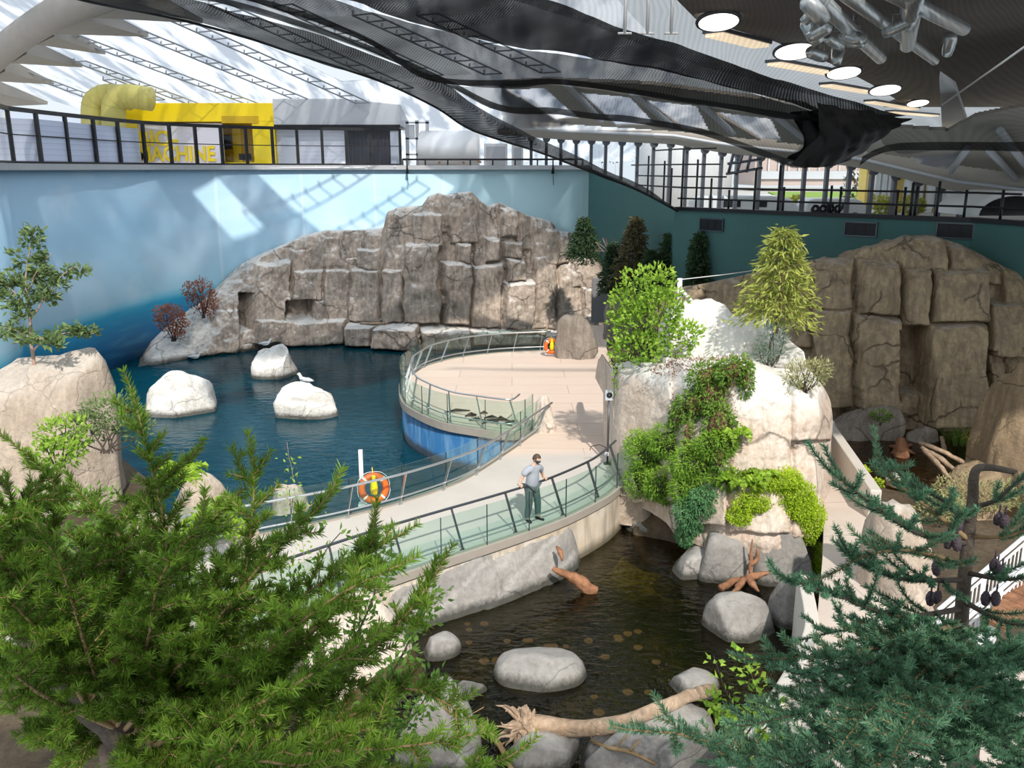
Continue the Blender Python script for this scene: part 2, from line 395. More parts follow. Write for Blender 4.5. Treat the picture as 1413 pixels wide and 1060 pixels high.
def path():
    t = MT('poured path concrete'); o = t.pos(); n = t.noise(o, 1.2, 6)
    sl = t.n('ShaderNodeTexBrick', i_Vector=t.mapv(o, (1, 1, 1), (0, 0, -.12)), i_Scale=1.0, i_Mortar_Size=.012, i_Brick_Width=9.0, i_Row_Height=2.0)
    t.set(sl.inputs['Color1'], (.60, .52, .46)); t.set(sl.inputs['Color2'], (.64, .56, .50)); t.set(sl.inputs['Mortar'], (.32, .27, .23))
    t.P(Base_Color=t.mix(t.ramp(n, [(.35, .4), (.65, 0.0)]), sl.outputs[0], (.46, .39, .34)), Roughness=.8); return t.m
M['path'] = path()
def mural():
    t = MT('painted sea and sky mural'); o = t.pos(); z = t.sep(o).outputs[2]; x = t.sep(o).outputs[0]
    c = t.noise(t.mapv(o, (.10, .10, .24)), 1.0, 6, .55, .6); c2 = t.noise(t.mapv(o, (.25, .25, .5)), 1.0, 6, .6)
    sky = t.ramp(t.rng(z, 1.0, 8.5), [(0.0, (.28, .58, .74)), (.25, (.36, .58, .73)), (.6, (.31, .53, .71)), (1.0, (.36, .56, .74))])
    sky = t.mix(t.ramp(c, [(.42, 0.0), (.68, .7)]), sky, (.52, .65, .76)); sky = t.mix(t.ramp(c2, [(.55, 0.0), (.75, .35)]), sky, (.62, .73, .80))
    teal = t.mix(t.rng(x, -9, -1), sky, (.48, .70, .76)); sea = t.ramp(t.rng(z, -1.6, 1.5), [(0.0, (.006, .04, .13)), (.45, (.008, .19, .44)), (.9, (.012, .33, .56)), (1.0, (.07, .48, .68))])
    sea = t.mix(t.ramp(t.noise(t.mapv(o, (.3, .3, 3)), 1.2, 4), [(.5, 0.0), (.7, .3)]), sea, (.10, .45, .62))
    zz = t.math('ADD', z, t.math('MULTIPLY', t.math('SUBTRACT', c, .5), .5))
    seam = t.n('ShaderNodeTexWave', wave_type='BANDS', bands_direction='X', i_Vector=o, i_Scale=.072, i_Distortion=0.0).outputs[1]
    col = t.mix(t.rng(zz, 1.2, 1.75), sea, teal)
    col = t.mix(t.ramp(seam, [(.0, .2), (.0006, 0.0)]), col, (.8, .88, .9))
    t.P(Base_Color=col, Roughness=.55); return t.m
M['mural'] = mural()
def greenwall():
    t = MT('green painted wall'); o = t.pos(); n = t.noise(t.mapv(o, (.4, .4, .4)), 1, 5)
    bl = t.n('ShaderNodeTexBrick', i_Vector=t.mapv(o, (1, 1, 1), (math.pi/2, 0, 0)), i_Scale=1.0, i_Mortar_Size=.004, i_Brick_Width=.8, i_Row_Height=.4)
    t.set(bl.inputs['Color1'], (.045, .135, .13)); t.set(bl.inputs['Color2'], (.05, .145, .14)); t.set(bl.inputs['Mortar'], (.04, .11, .105))
    t.P(Base_Color=t.mix(t.ramp(n, [(.4, .5), (.7, 0.0)]), bl.outputs[0], (.055, .15, .145)), Roughness=.7); return t.m
M['green'] = greenwall()
def water(name, tint, deep, ws, bs, rough=.03, mix=.0, ior=1.33, dist=.06):
    """rippled surface: reflects by Fresnel, lets the tinted bed show through, partly murky"""
    t = MT(name); o = t.pos()
    n = t.math('ADD', t.noise(t.mapv(o, (1, 1.9, 1), (0, 0, .4)), ws, 3, .5, .5), t.math('MULTIPLY', t.noise(o, ws*3.1, 2), .3))
    b = t.bump(n, bs, dist); fr = t.n('ShaderNodeFresnel', i_IOR=t.rng(t.n('ShaderNodeNewGeometry').outputs['Backfacing'], 0, 1, ior, 1/ior), i_Normal=b)
    tr = t.n('ShaderNodeBsdfTransparent', i_Color=tint); df = t.n('ShaderNodeBsdfDiffuse', i_Color=deep)
    gl = t.n('ShaderNodeBsdfGlossy', i_Color=(1, 1, 1), i_Roughness=rough, i_Normal=b)
    m1 = t.n('ShaderNodeMixShader', i_0=mix); t.nt.links.new(tr.outputs[0], m1.inputs[1]); t.nt.links.new(df.outputs[0], m1.inputs[2])
    mx = t.n('ShaderNodeMixShader', i_0=fr.outputs[0]); t.nt.links.new(m1.outputs[0], mx.inputs[1]); t.nt.links.new(gl.outputs[0], mx.inputs[2])
    t.nt.nodes.remove(t.b); t.shader(mx); return t.m
M['sea'] = water('teal basin water', (.01, .50, .60), (.002, .09, .13), 1.5, .42, mix=.35, ior=1.15)
M['pond'] = water('brown tide pool water', (.66, .62, .46), (.010, .011, .009), 2.6, .7, mix=.1, ior=1.3)
M['rpond'] = water('amber shallow water', (.62, .46, .18), (.05, .035, .012), 2.0, .3, mix=.1)
def basinbed():
    t = MT('pale blue basin lining'); o = t.pos(); n = t.noise(o, .25, 4)
    t.P(Base_Color=t.mix(n, (.10, .40, .46), (.35, .70, .70)), Roughness=.8); return t.m
M['basinbed'] = basinbed()
def pondbed():
    t = MT('algae covered pond bed'); o = t.pos(); n = t.noise(o, .8, 6, .6); f = t.noise(o, 7, 6, .7)
    col = t.ramp(n, [(.38, (.012, .010, .006)), (.5, (.03, .032, .010)), (.62, (.16, .15, .025)), (.75, (.32, .25, .05))])
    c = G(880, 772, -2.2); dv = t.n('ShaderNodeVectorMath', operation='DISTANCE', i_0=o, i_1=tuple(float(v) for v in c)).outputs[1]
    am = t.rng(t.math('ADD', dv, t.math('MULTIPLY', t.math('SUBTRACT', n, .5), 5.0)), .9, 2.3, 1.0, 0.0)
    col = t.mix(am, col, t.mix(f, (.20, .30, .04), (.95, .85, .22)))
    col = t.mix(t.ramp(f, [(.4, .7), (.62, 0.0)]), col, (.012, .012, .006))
    t.P(Base_Color=col, Roughness=.9, Normal=t.bump(f, .8, .1)); return t.m
M['pondbed'] = pondbed()
def bluewall():
    t = MT('scuffed blue basin wall'); o = t.pos(); s = t.noise(t.mapv(o, (3, 3, .4)), 1.3, 6, .65); n = t.noise(o, 2.0, 5)
    col = t.mix(t.ramp(s, [(.45, 0.0), (.75, .8)]), (.02, .13, .32), (.20, .36, .52)); z = t.sep(o).outputs[2]
    col = t.mix(t.rng(t.math('ADD', z, t.math('MULTIPLY', n, .25)), -1.22, -1.02, .9, 0.0), col, (.02, .02, .02))
    t.P(Base_Color=col, Roughness=.45); return t.m
M['bluewall'] = bluewall()

def pondwall():
    t = MT('stained cream pond wall'); o = t.pos(); n = t.noise(o, 1.4, 6); st = t.noise(t.mapv(o, (3, 3, .5)), 1.2, 5); z = t.sep(o).outputs[2]
    col = t.mix(t.ramp(n, [(.4, 0.0), (.7, .6)]), (.70, .63, .54), (.58, .42, .24)); col = t.mix(t.ramp(st, [(.38, .7), (.55, 0.0)]), col, (.34, .29, .24))
    t.P(Base_Color=t.mix(t.rng(t.math('ADD', z, t.math('MULTIPLY', n, .2)), -1.12, -.85, .9, 0.0), col, (.09, .08, .05)), Roughness=.8, Normal=t.bump(n, .3, .1)); return t.m
M['pondwall'] = pondwall()
M['rimgrey'] = plain('grey brown rim concrete', (.36, .32, .28), .8, 0, .15, 3)
# ------------------------------------------------------------------ the setting
ST = lambda o: tag(o, kind='structure')
ZW, ZP, ZR = -1.5, -1.3, -.3
# plan of the deck (z = 0), anticlockwise; its outer rim carries the glass
rim_t = [G(757, 484, 0), G(690, 487, 0), G(630, 494, 0), G(588, 505, 0), (-4.15, 36.0, 0), (-4.45, 34.2, 0), G(557, 553, 0), G(576, 568, 0), G(612, 583, 0), G(655, 591, 0), G(700, 597, 0), G(722, 594, 0), G(733, 585, 0)]
rim_t = resample(smooth_path([p[:2] for p in rim_t], 8), .3)
rim_l = [G(745, 592, 0), G(722, 608, 0), G(700, 624, 0), G(640, 662, 0), G(565, 690, 0), G(500, 708, 0), G(440, 722, 0), G(360, 738, 0), G(250, 760, 0)]
rim_l = resample(smooth_path([p[:2] for p in rim_l], 8), .3)
rim_r = [G(868, 655, 0), G(845, 678, 0), G(820, 694, 0), G(770, 718, 0), G(700, 743, 0), G(620, 769, 0), G(540, 796, 0), G(480, 818, 0), G(400, 848, 0), G(300, 880, 0)]
rim_r = resample(smooth_path([p[:2] for p in rim_r], 8), .3)
passage = [G(872, 640, 0)[:2], (4.6, 27.5), (4.4, 36), (4.55, 41), (5.3, 47.5), (3.9, 47.5), (3.2, 42), (2.6, 40.5)]
deck = [tuple(p[:2]) for p in rim_t] + [tuple(p[:2]) for p in rim_l] + [(-11, 16.5), (-11, 13.5)] + [tuple(p[:2]) for p in rim_r[::-1]] + [tuple(p) for p in passage]
mb = MB().prism(deck, -.25, 0); fl = mb.build('floor', M['deck']); ST(fl)
bm = bmesh.new(); bm.from_mesh(fl.data); bmesh.ops.triangulate(bm, faces=[f for f in bm.faces if len(f.verts) > 4]); bm.to_mesh(fl.data); bm.free()
# supports under the deck: blue basin wall, pale pond wall
w = offset_path(rim_t, .12); sel = [p for p in w if p[1] < 37.5]
sel = [p for p in sel] + [(0.35, 27.6), (0.75, 27.0)]
ST(MB().wall(sel, -4.5, -.25, .2).build('wall_basin', M['bluewall'], smooth=True))
ST(MB().wall(offset_path(rim_t, -.02), -.24, .03, .16).build('trim_1', M['rimgrey']))
ST(MB().wall(offset_path(rim_l, -.02), -.2, .03, .18).build('trim_2', M['rimgrey']))
ST(MB().wall(offset_path(rim_r, .02), -.16, .03, .2).build('trim_3', M['rimgrey']))
ST(MB().wall(offset_path(rim_l, .12), -4.5, -.28, .2).build('wall_walkway', M['cream']))
ST(MB().wall(offset_path(rim_r, -.06)[:-1], -2.6, -.22, .24).build('wall_pond', M['pondwall']))
# beds and waters
ST(MB().box((-8, 36, -4.6), (46, 44, .2)).build('floor_basin', M['basinbed']))
seaP = [(-30, 20), (1.5, 20), (1.5, 30), (3, 41), (3, 54), (-30, 54)]
sea = MB().prism([(-30, 14), (-9.5, 14), (-9.5, 17.5)] + [tuple(p[:2]) for p in offset_path(rim_l, -.12)[::-1]] + [(1.0, 27.2)] + [tuple(p[:2]) for p in offset_path(rim_t, -.05)[::-1]] + [(2.0, 39.6), (4, 44), (4, 58), (-30, 58)], ZW-.002, ZW)
o = sea.build('basin_water', M['sea']); tag(o, 'rippled teal and dark blue water of the large basin', 'water', kind='stuff')
pondP = [tuple(p[:2]) for p in offset_path(rim_r, -.18)[:-4]] + [(-6, 13.6), (-5.5, 9), (7.2, 9), (6.6, 15), (7.0, 18.5), (5.9, 22.5), (5, 25)]
o = MB().prism(pondP, ZP-.002, ZP).build('tide_pool_water', M['pond']); tag(o, 'dark brown rippled water of the tide pool in front', 'water', kind='stuff')
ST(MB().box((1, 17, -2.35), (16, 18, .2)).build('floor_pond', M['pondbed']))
o = MB().prism([(9.3, 24.6), (11, 29.8), (19, 30.5), (22, 25), (17, 21), (12, 20.2)], ZR-.002, ZR).build('shallow_pool_water', M['rpond']); tag(o, 'amber shallow water at the foot of the brown cliff', 'water', kind='stuff')
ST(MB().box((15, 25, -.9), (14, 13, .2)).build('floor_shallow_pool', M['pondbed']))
# path on the right with its kerbs
pl = [G(1128, 600, 0), G(1130, 640, 0), G(1137, 700, 0), G(1136, 760, 0), G(1128, 850, 0), G(1112, 905, 0), G(1070, 975, 0), G(1000, 1075, 0)]
pr = [G(1142, 612, 0), G(1172, 660, 0), G(1206, 718, 0), G(1250, 800, 0), G(1300, 860, 0), G(1420, 930, 0), G(1500, 1075, 0)]
ST(MB().prism([tuple(p[:2]) for p in pl[::-1]] + [tuple(p[:2]) for p in pr], -.3, 0).build('floor_path', M['path']))
k1 = [G(1143, 618, 0), G(1172, 664, 0), G(1205, 716, 0)]
o = MB().wall([p[:2] for p in k1], -.3, .75, .28).build('trim_4', M['concrete'], bevel=.03); ST(o)
k2 = [G(1108, 800, 0), G(1118, 850, 0), G(1118, 880, 0), G(1098, 925, 0), G(1062, 985, 0), G(1010, 1060, 0)]
o = MB().wall([p[:2] for p in smooth_path([p[:2] for p in k2], 4)], -2.3, .12, .26).build('trim_5', M['concrete'], bevel=.03); ST(o)
# ground beyond: planting beds
ST(MB().prism([(-30, 1), (-7.0, 1), (-5.6, 8), (-6.3, 13.2), (-11, 13.4), (-11, 17), (-9.4, 17.6), (-9.8, 22.5), (-13.5, 27), (-21, 30), (-30, 30)], -.5, -.04).build('floor_planting_bed', M['soil']))
ST(MB().prism([(-5.6, 1), (12, 1), (12, 8.6), (-5.6, 8.6)], -1.5, -.9).build('floor_front_bed', M['soil']))
ST(MB().prism([tuple(p[:2]) for p in pr[1:]] + [(20, 8), (24, 20), (20, 24), (12.5, 20.3)], -.5, -.06).build('floor_right_bed', M['soil']))
ST(MB().prism([(4.5, 27), (9.6, 24.9), (11, 29.5), (19, 30), (18, 36), (8.5, 44), (4.6, 44)], -.5, -.05).build('floor_back_bed', M['soil']))
# the mural wall (curved) and the green wall
wl = [(-24.5, 14), (-24, 24), A(-60, 232, 31), A(0, 232, 36), A(60, 232, 39.5), A(118, 232, 43), A(190, 232, 47.8), A(260, 232, 51.3), A(340, 232, 54), A(440, 232, 56), A(560, 232, 57), A(700, 232, 57)]
wl = [np.array(p[:2], float) for p in smooth_path([p[:2] for p in wl], 6)] + [A(815, 232, 56)[:2]]
ST(MB().wall(wl, -5, 8.35, .3).build('wall_left', M['mural'], smooth=True))
edge = MB().wall(offset_path(np.array(wl), -.2), 8.35, 8.62, .5).build('trim_6', plain('dull ledge metal', (.42, .43, .45), .5, .3)); ST(edge)
wg = [A(815, 240, 56), A(852, 240, 52), A(935, 290, 42), A(1110, 295, 37), A(1345, 298, 32.5), A(1500, 305, 28)]
wgz = [8.35, 7.8, 6.5, 6.55, 6.6, 6.6]
ST(MB().wall([p[:2] for p in wg], -1, wgz, .3).build('wall_right', M['green']))
ST(MB().wall([p[:2] for p in wg[2:]], 6.5, 6.66, .5).build('trim_7', M['black']))
for i, (a, b) in enumerate(((985, 310), (1190, 316), (1320, 318))):
    seg = 2 if a < 1110 else 3; p0, p1 = wg[seg][:2], wg[seg+1][:2]; t = p1-p0; t /= np.linalg.norm(t); nn = np.array((t[1], -t[0]))
    rr = ray(a, b); k = np.linalg.solve(np.array([[rr[0], -t[0]], [rr[1], -t[1]]]), p0)[0]
    c = np.array((rr[0]*k, rr[1]*k, CH+rr[2]*k)); c[:2] += nn*.17; ang = math.atan2(t[1], t[0])
    e = empty('wall_vent', c, ('dark louvred vent in green wall above the small cedars', 'dark louvred vent in green wall left of the cliff crest', 'black louvred vent in green wall above the cliff crest at far right')[i], 'vent', 'vents in the green wall')
    w_ = MB().box(c, (1.25, .05, .52), ang).build('back_plate', M['black'], e)
    fr = MB()
    for sx in (-.64, .64): fr.box(c+np.array((t[0]*sx, t[1]*sx, 0)), (.05, .12, .58), ang)
    for sz in (-.27, .27): fr.box(c+np.array((0, 0, sz)), (1.3, .12, .05), ang)
    fr.build('frame', M['dark_rail'], e)
    sl = MB()
    for q in range(6): sl.box(c+np.array((nn[0]*.03, nn[1]*.03, -.21+q*.084)), (1.22, .05, .02), ang)
    for q in (-.2, .2): sl.box(c+np.array((t[0]*q, t[1]*q, 0)), (.02, .09, .5), ang)
    sl.build('slats', M['black'], e)
# upper floor behind the mural wall, door and passage
uf = [tuple(p) for p in offset_path(np.array(wl), .1)] + [tuple(A(935, 290, 42.3)[:2]), (20, 36), (70, 50), (70, 75), (-60, 75), (-60, 14)]
o = MB().prism(uf[:len(wl)] + [(5, 56), (5, 75), (-60, 75), (-60, 14)], 7.9, 8.3).build('floor_upper', M['concrete']); ST(o)
bm = bmesh.new(); bm.from_mesh(o.data); bmesh.ops.triangulate(bm, faces=[f for f in bm.faces if len(f.verts) > 4]); bm.to_mesh(o.data); bm.free()
ST(MB().box((5.1, 48.4, 1.25), (1.3, .15, 2.5)).build('door_1', plain('grey passage door', (.20, .20, .21), .5), bevel=.02))
# ------------------------------------------------------------------ cliffs
topL = [(186, 499), (190, 488), (205, 470), (235, 452), (262, 432), (285, 420), (300, 402), (330, 378), (348, 362), (380, 345), (420, 326), (450, 318), (500, 318), (530, 314), (535, 292), (550, 286), (582, 284), (592, 271), (605, 266), (618, 270), (630, 266), (650, 264), (661, 275), (672, 284), (690, 280), (712, 290), (730, 298), (745, 301), (760, 305), (770, 318), (790, 322), (815, 332), (828, 345), (834, 372)]
baseL = [(186, 505), (258, 493), (326, 485), (400, 475), (480, 471), (530, 474), (580, 477), (640, 473), (700, 471), (770, 467), (820, 466), (834, 464)]
bl = [(533, 571, 286, 321, .25), (571, 610, 294, 342, .8), (586, 620, 262, 322, .3), (618, 661, 260, 335, .55), (661, 690, 276, 330, .35), (690, 713, 288, 326, .75), (713, 732, 294, 345, .2), (730, 763, 298, 372, .6), (744, 786, 314, 364, .9), (786, 832, 328, 400, .7),
 (496, 532, 341, 372, .9), (562, 604, 336, 445, 1.25), (532, 562, 369, 445, .95), (608, 648, 361, 446, 1.5), (626, 648, 334, 363, 1.1), (667, 690, 326, 360, 1.0), (695, 720, 355, 385, 1.3), (693, 718, 331, 356, .8), (693, 730, 384, 451, 1.7), (648, 693, 362, 451, .9), (732, 766, 350, 451, .75), (766, 800, 362, 451, .5), (800, 821, 396, 468, 1.0),
 (447, 486, 372, 447, .7), (486, 532, 369, 444, 1.05), (440, 482, 322, 372, .35), (486, 531, 444, 474, 2.2), (531, 580, 444, 477, 2.6), (580, 645, 447, 475, 2.3), (645, 768, 450, 472, 2.0), (486, 534, 318, 345, .15),
 (346, 398, 361, 442, .8), (397, 422, 343, 420, .45), (421, 448, 323, 372, .25), (398, 447, 372, 414, .7), (433, 449, 412, 442, .6), (346, 484, 438, 474, 1.3), (252, 328, 425, 490, .6), (187, 258, 450, 506, .5), (290, 345, 385, 440, .35),
 (326, 346, 402, 455, -1.6), (388, 432, 412, 440, -1.1)]
cl = cliff('rock_cliff', topL, baseL, ZW, 3.0, bl, 11, M['cliff'], 186, 834, 1.25, 190, back=2.2, colw=(14, 44), tier=(60, 150), wv=(12, 14))
tag(cl, 'tall grey brown artificial rock cliff rising from the basin before the blue wall', 'cliff')
topR = [(900, 402), (935, 398), (1000, 386), (1040, 376), (1080, 372), (1108, 361), (1130, 357), (1170, 357), (1190, 345), (1230, 335), (1255, 328), (1290, 326), (1325, 337), (1360, 354), (1390, 370), (1413, 376), (1470, 384)]
baseR = [(900, 540), (1000, 562), (1100, 580), (1150, 590), (1240, 592), (1350, 595), (1470, 602)]
br_ = [(1125, 1176, 356, 426, .6), (1180, 1235, 358, 432, 1.0), (1236, 1304, 324, 372, .7), (1238, 1276, 367, 447, 1.0), (1277, 1356, 369, 441, 1.15), (1305, 1378, 338, 392, .6), (1127, 1174, 423, 558, .75), (1175, 1235, 432, 560, 1.25), (1271, 1352, 441, 586, 1.2), (1238, 1268, 470, 575, .2), (1356, 1420, 414, 490, .9), (1378, 1480, 365, 420, .5), (1000, 1060, 385, 480, .3), (1060, 1126, 372, 480, .5),
 (1227, 1271, 447, 545, -.9), (1352, 1366, 480, 590, -.9)]
cr_ = cliff('rock_cliff', topR, baseR, ZR, 2.2, br_, 23, M['cliff_warm'], 900, 1470, 1.6, 150, back=2.6, r=5.5, prot_scale=.7, colw=(30, 70), tier=(70, 150), noise=.22, wv=(13, 14))
tag(cr_, 'ochre brown artificial rock cliff in shade before the green wall', 'cliff')
# ------------------------------------------------------------------ rocks in the basin and on the banks
W = M['white_rock']
rock_px('boulder', 190, 300, 512, 577, ZW, W, 'largest white boulder standing in the basin, leftmost of the three', cat='boulder', seed=3, e=3.2, dr=.75)
rock_px('boulder', 350, 413, 474, 523, ZW, W, 'white topped boulder farthest out in the basin with a dark tide line', cat='boulder', seed=8, e=3.0, dr=.8)
rock_px('boulder', 383, 471, 529, 581, ZW, W, 'squarish white boulder in the basin with a resting gull on top', cat='boulder', seed=5, e=4.2, dr=.8)
rock_px('boulder', 372, 434, 666, 712, ZW, M['tan_rock'], 'tan boulder in the basin beside the left end of the walkway railing', cat='boulder', seed=12, e=3.4)
rock_px('boulder', 765, 821, 433, 497, 0, M['cliff_grey'], 'grey upright boulder at the back of the terrace beside the far life ring', cat='boulder', seed=15, e=3.2, rough=.12)
rock_px('boulder', 736, 768, 546, 598, 0, M['cream'], 'cream wedge shaped boulder where terrace and walkway railings meet', cat='boulder', seed=18, e=2.6)
# left bank
def bank(x0, x1, yt, yb, mat, lab, z=-.06, **kw): return rock_px('boulder', x0, x1, yt, yb, z, mat, lab, cat='boulder', **kw)
Yb = 20.5
c = A(40, 560, Yb); rock('boulder', (c[0]-.2, Yb+1.0, -.06), (3.2, 2.6, A(40, 490, Yb+.8)[2]+.06), M['tan_rock'], 'large tan boulder under the hemlock at the left edge', cat='boulder', seed=21, e=3.6, cuts=5, sink=.05)
bank(228, 312, 650, 745, M['tan_rock'], 'pinkish tan boulder on the left bank nearest the basin', seed=22, e=3.2)
bank(172, 246, 694, 768, M['tan_rock'], 'layered tan boulder on the left bank in front of the pinkish one', seed=24, e=3)
bank(98, 168, 612, 690, M['cream'], 'pale cream boulder behind the fir on the left bank', seed=25, e=3)
bank(0, 80, 585, 690, M['tan_rock'], 'tan boulder behind the fir at the left edge below the hemlock', seed=26, e=3.2)
bank(310, 380, 720, 800, M['tan_rock'], 'tan boulder beside the left end of the walkway behind the fir', seed=27, e=3)
# ------------------------------------------------------------------ tide pool rocks
g = M['grey_rock']
def pond(x0, x1, yt, yb, lab, mat=g, z=ZP, **kw): return rock_px('boulder', x0, x1, yt, yb, z, mat, lab, cat='boulder', **kw)
pond(857, 916, 708, 740, 'flat pale boulder in the tide pool below the end of the walkway', seed=31, rough=.06, cuts=4, dr=.9)
pond(681, 808, 892, 956, 'large domed grey boulder in the middle of the tide pool', seed=32, rough=.05, cuts=3, dr=.75, e=2.2)
pond(580, 637, 873, 912, 'small pale boulder in the tide pool beside the left shore slab', seed=33, rough=.05, cuts=3, rz=.5, e=2.2)
pond(970, 1067, 817, 888, 'rounded white grey boulder at the right side of the tide pool', seed=34, rough=.05, cuts=4, dr=.85, e=2.4)
pond(922, 1012, 752, 803, 'low pale boulder at the pool edge, left of the stacked cobbles', seed=35, rough=.05, cuts=4, mat=M['slab_rock'])
pond(958, 1040, 728, 796, 'rounded grey boulder below the two cobbles', seed=36, rough=.05, cuts=3, z=-1.1)
pond(988, 1037, 716, 744, 'grey cobble, upper of the two on the rounded boulder', seed=37, rough=.04, cuts=3, z=-.35)
pond(998, 1038, 736, 766, 'grey cobble, lower of the two on the rounded boulder', seed=38, rough=.04, cuts=3, z=-.75)
pond(1038, 1121, 708, 799, 'big blocky grey boulder below the bright green moss mat', seed=39, rough=.07, cuts=6, e=3.2, z=-1.1)
pond(1046, 1086, 692, 722, 'small white stone on top of the blocky grey boulder', seed=40, rough=.06, z=.1)
pond(962, 1000, 680, 740, 'small whitish craggy stone above the pool beside the ferns', seed=47, rough=.12, z=-.6, mat=W)
pond(916, 992, 924, 964, 'flat lichen spotted boulder under the tip of the long driftwood log', seed=41, rough=.05, cuts=4, rz=-.4)
pond(545, 672, 938, 1075, 'large pale grey boulder at the bottom edge beside the fir', seed=42, rough=.07, cuts=5, e=2.6)
pond(622, 672, 946, 966, 'little grey knob of stone in the pool beside the large bottom boulder', seed=46, rough=.05)
pond(700, 806, 1000, 1075, 'grey boulder under the root end of the driftwood log', seed=43, rough=.06, cuts=5)
pond(800, 985, 955, 1095, 'broad grey boulder at the bottom edge carrying the long driftwood log', seed=44, rough=.07, cuts=5, e=2.6)
pond(1062, 1118, 792, 872, 'grey rock against the kerb of the tide pool', seed=45, rough=.06, cuts=5, e=3)
def shore(name, inner, outer, mat, label, cat='rock slab', seed=0, bul=.35, nu=26):
    inn = resample(smooth_path(inner, 6), .07); k = len(inn); out = np.array(smooth_path(outer, 8)); d = np.r_[0, np.cumsum(np.linalg.norm(np.diff(out, axis=0), axis=1))]
    out = np.stack([np.interp(np.linspace(0, d[-1], k), d, out[:, i]) for i in range(3)], 1); V = []
    u = np.linspace(0, 1.12, nu)
    P = inn[:, None, :]*(1-u[None, :, None])+out[:, None, :]*u[None, :, None]
    b = np.where(u < 1, np.sin(np.pi*np.clip(u, 0, 1)**.8)*bul, -(u-1)*4)
    P[:, :, 2] += b[None, :]; n = fbm(P*1.3, seed)*.16+fbm(P*4, seed+4)*.05
    st = np.abs(((P[:, :, 0]*.35+u[None, :]*1.0+.15*fbm(P*.6, seed+2)) % .5)-.25); n -= .10*np.exp(-(st/.02)**2)
    P[:, :, 2] += n*np.clip(u*6, 0, 1)[None, :]; P[:, :, 1] -= n*.4
    e = np.clip(np.minimum(np.arange(k), np.arange(k)[::-1])/6, 0, 1); P[:, :, 2] -= ((1-e)**2*.6)[:, None]
    i, j = np.meshgrid(np.arange(k-1), np.arange(nu-1), indexing='ij'); a = (i*nu+j).ravel()
    o = link(name, mesh_np(name, P.reshape(-1, 3), np.stack([a, a+1, a+nu+1, a+nu], 1), 4), mat, None, True); return tag(o, label, cat)
inn = [G(792, 722, -.3), G(740, 740, -.3), G(690, 758, -.3), G(620, 781, -.3), G(560, 801, -.3), G(505, 820, -.3)]
out = [G(806, 776, ZP), G(775, 800, ZP), G(700, 832, ZP), G(650, 848, ZP), G(600, 864, ZP), G(560, 880, ZP)]
shore('rock_slab', inn, out, M['slab_rock'], 'long grey veined rock slab sloping from the walkway into the tide pool', seed=4)
inn = [G(512, 812, -.25), G(470, 830, -.25), G(400, 858, -.25)]
out = [G(585, 893, ZP), G(520, 930, ZP), G(450, 985, ZP)]
shore('rock_slab', inn, out, M['cream'], 'pale cream rock slab between the fir and the grey veined slab', seed=9, bul=.5)
# ------------------------------------------------------------------ the sunlit outcrop: one artificial rock in several blocks
oc = empty('rock_outcrop', A(1000, 640, 22.5)*np.array((1, 1, 0)), 'sunlit cream artificial rock outcrop between walkway and right path', 'rock outcrop')
def blk(name, x0, x1, yt, yb, z, mat, **kw): return rock_px(name, x0, x1, yt, yb, z, mat, parent=oc, **kw)
M['cap_rock'] = rockmat('bleached outcrop cap', (.74, .68, .61), (.84, .79, .73), (.66, .58, .5), guano=.6, crack=.8, crack_scale=.42, bump=.5, streak=.1, gsharp=(.5, .9))
topC = [(846, 512), (852, 505), (885, 500), (920, 505), (926, 470), (930, 424), (940, 417), (985, 415), (1000, 420), (1010, 433), (1036, 436), (1058, 431), (1064, 445), (1078, 455), (1092, 472), (1108, 484), (1112, 505), (1128, 522), (1138, 540), (1143, 575), (1146, 600)]
baseC = [(846, 664), (900, 690), (940, 715), (1000, 735), (1060, 742), (1120, 728), (1146, 668)]
def leanC(PX, PY, Vv):                  # steep blocks, a planted ledge, then the set-back cap
    tot = np.interp(PX, [846, 915, 930, 1060, 1100, 1146], [1.2, 1.6, 5.4, 5.6, 3.4, .8]); low = 1.5*np.clip((745-PY)/240, 0, 1)
    led = np.interp(PX, [846, 990, 1040, 1075, 1120, 1146], [500, 500, 506, 520, 548, 600]); k = np.clip((led-PY)/12, 0, 1); k = k*k*(3-2*k); up = np.clip((led-12-PY)/80, 0, 1)
    return low+k*(tot-low)*.62+up*(tot-low)*.38
bC = [(847, 928, 503, 690, .45, 9), (926, 1000, 572, 720, .55, 9), (1000, 1092, 500, 735, .25, 10), (1084, 1145, 526, 604, .55, 8), (1088, 1146, 604, 740, .3, 8), (928, 990, 415, 497, .35, 10), (1000, 1066, 430, 478, .3, 9), (984, 1030, 420, 500, .2, 7), (1060, 1112, 468, 505, .5, 10), (940, 1000, 505, 560, .15, 6)]
cliff('rock_face', topC, baseC, -.1, leanC, bC, 31, M['outcrop'], 846, 1146, 1.0, 210, back=2.5, r=6, noise=.14, prot_scale=.35, colw=(60, 130), tier=(90, 150), parent=oc, lpow=1.5, ends=2.6, drop=1.2, facing=(0, -1))
blk('earth_bank', 872, 1136, 650, 772, ZP, M['soil'], seed=60, e=2.6, cuts=4, dr=.7, sub=5)
blk('rock_block', 994, 1056, 612, 672, .2, M['grey_rock'], seed=61, e=3, dr=.8)
blk('rock_block', 1086, 1130, 634, 722, -.1, M['cream'], seed=62, e=3.2, dr=.9)
blk('rock_block', 845, 900, 655, 712, -.8, M['tan_rock'], seed=63, e=3, dr=.9)
rock_px('boulder', 1128, 1156, 580, 636, -.1, M['white_rock'], 'narrow white upright stone at the head of the pale kerb', cat='boulder', seed=64, e=3.5)
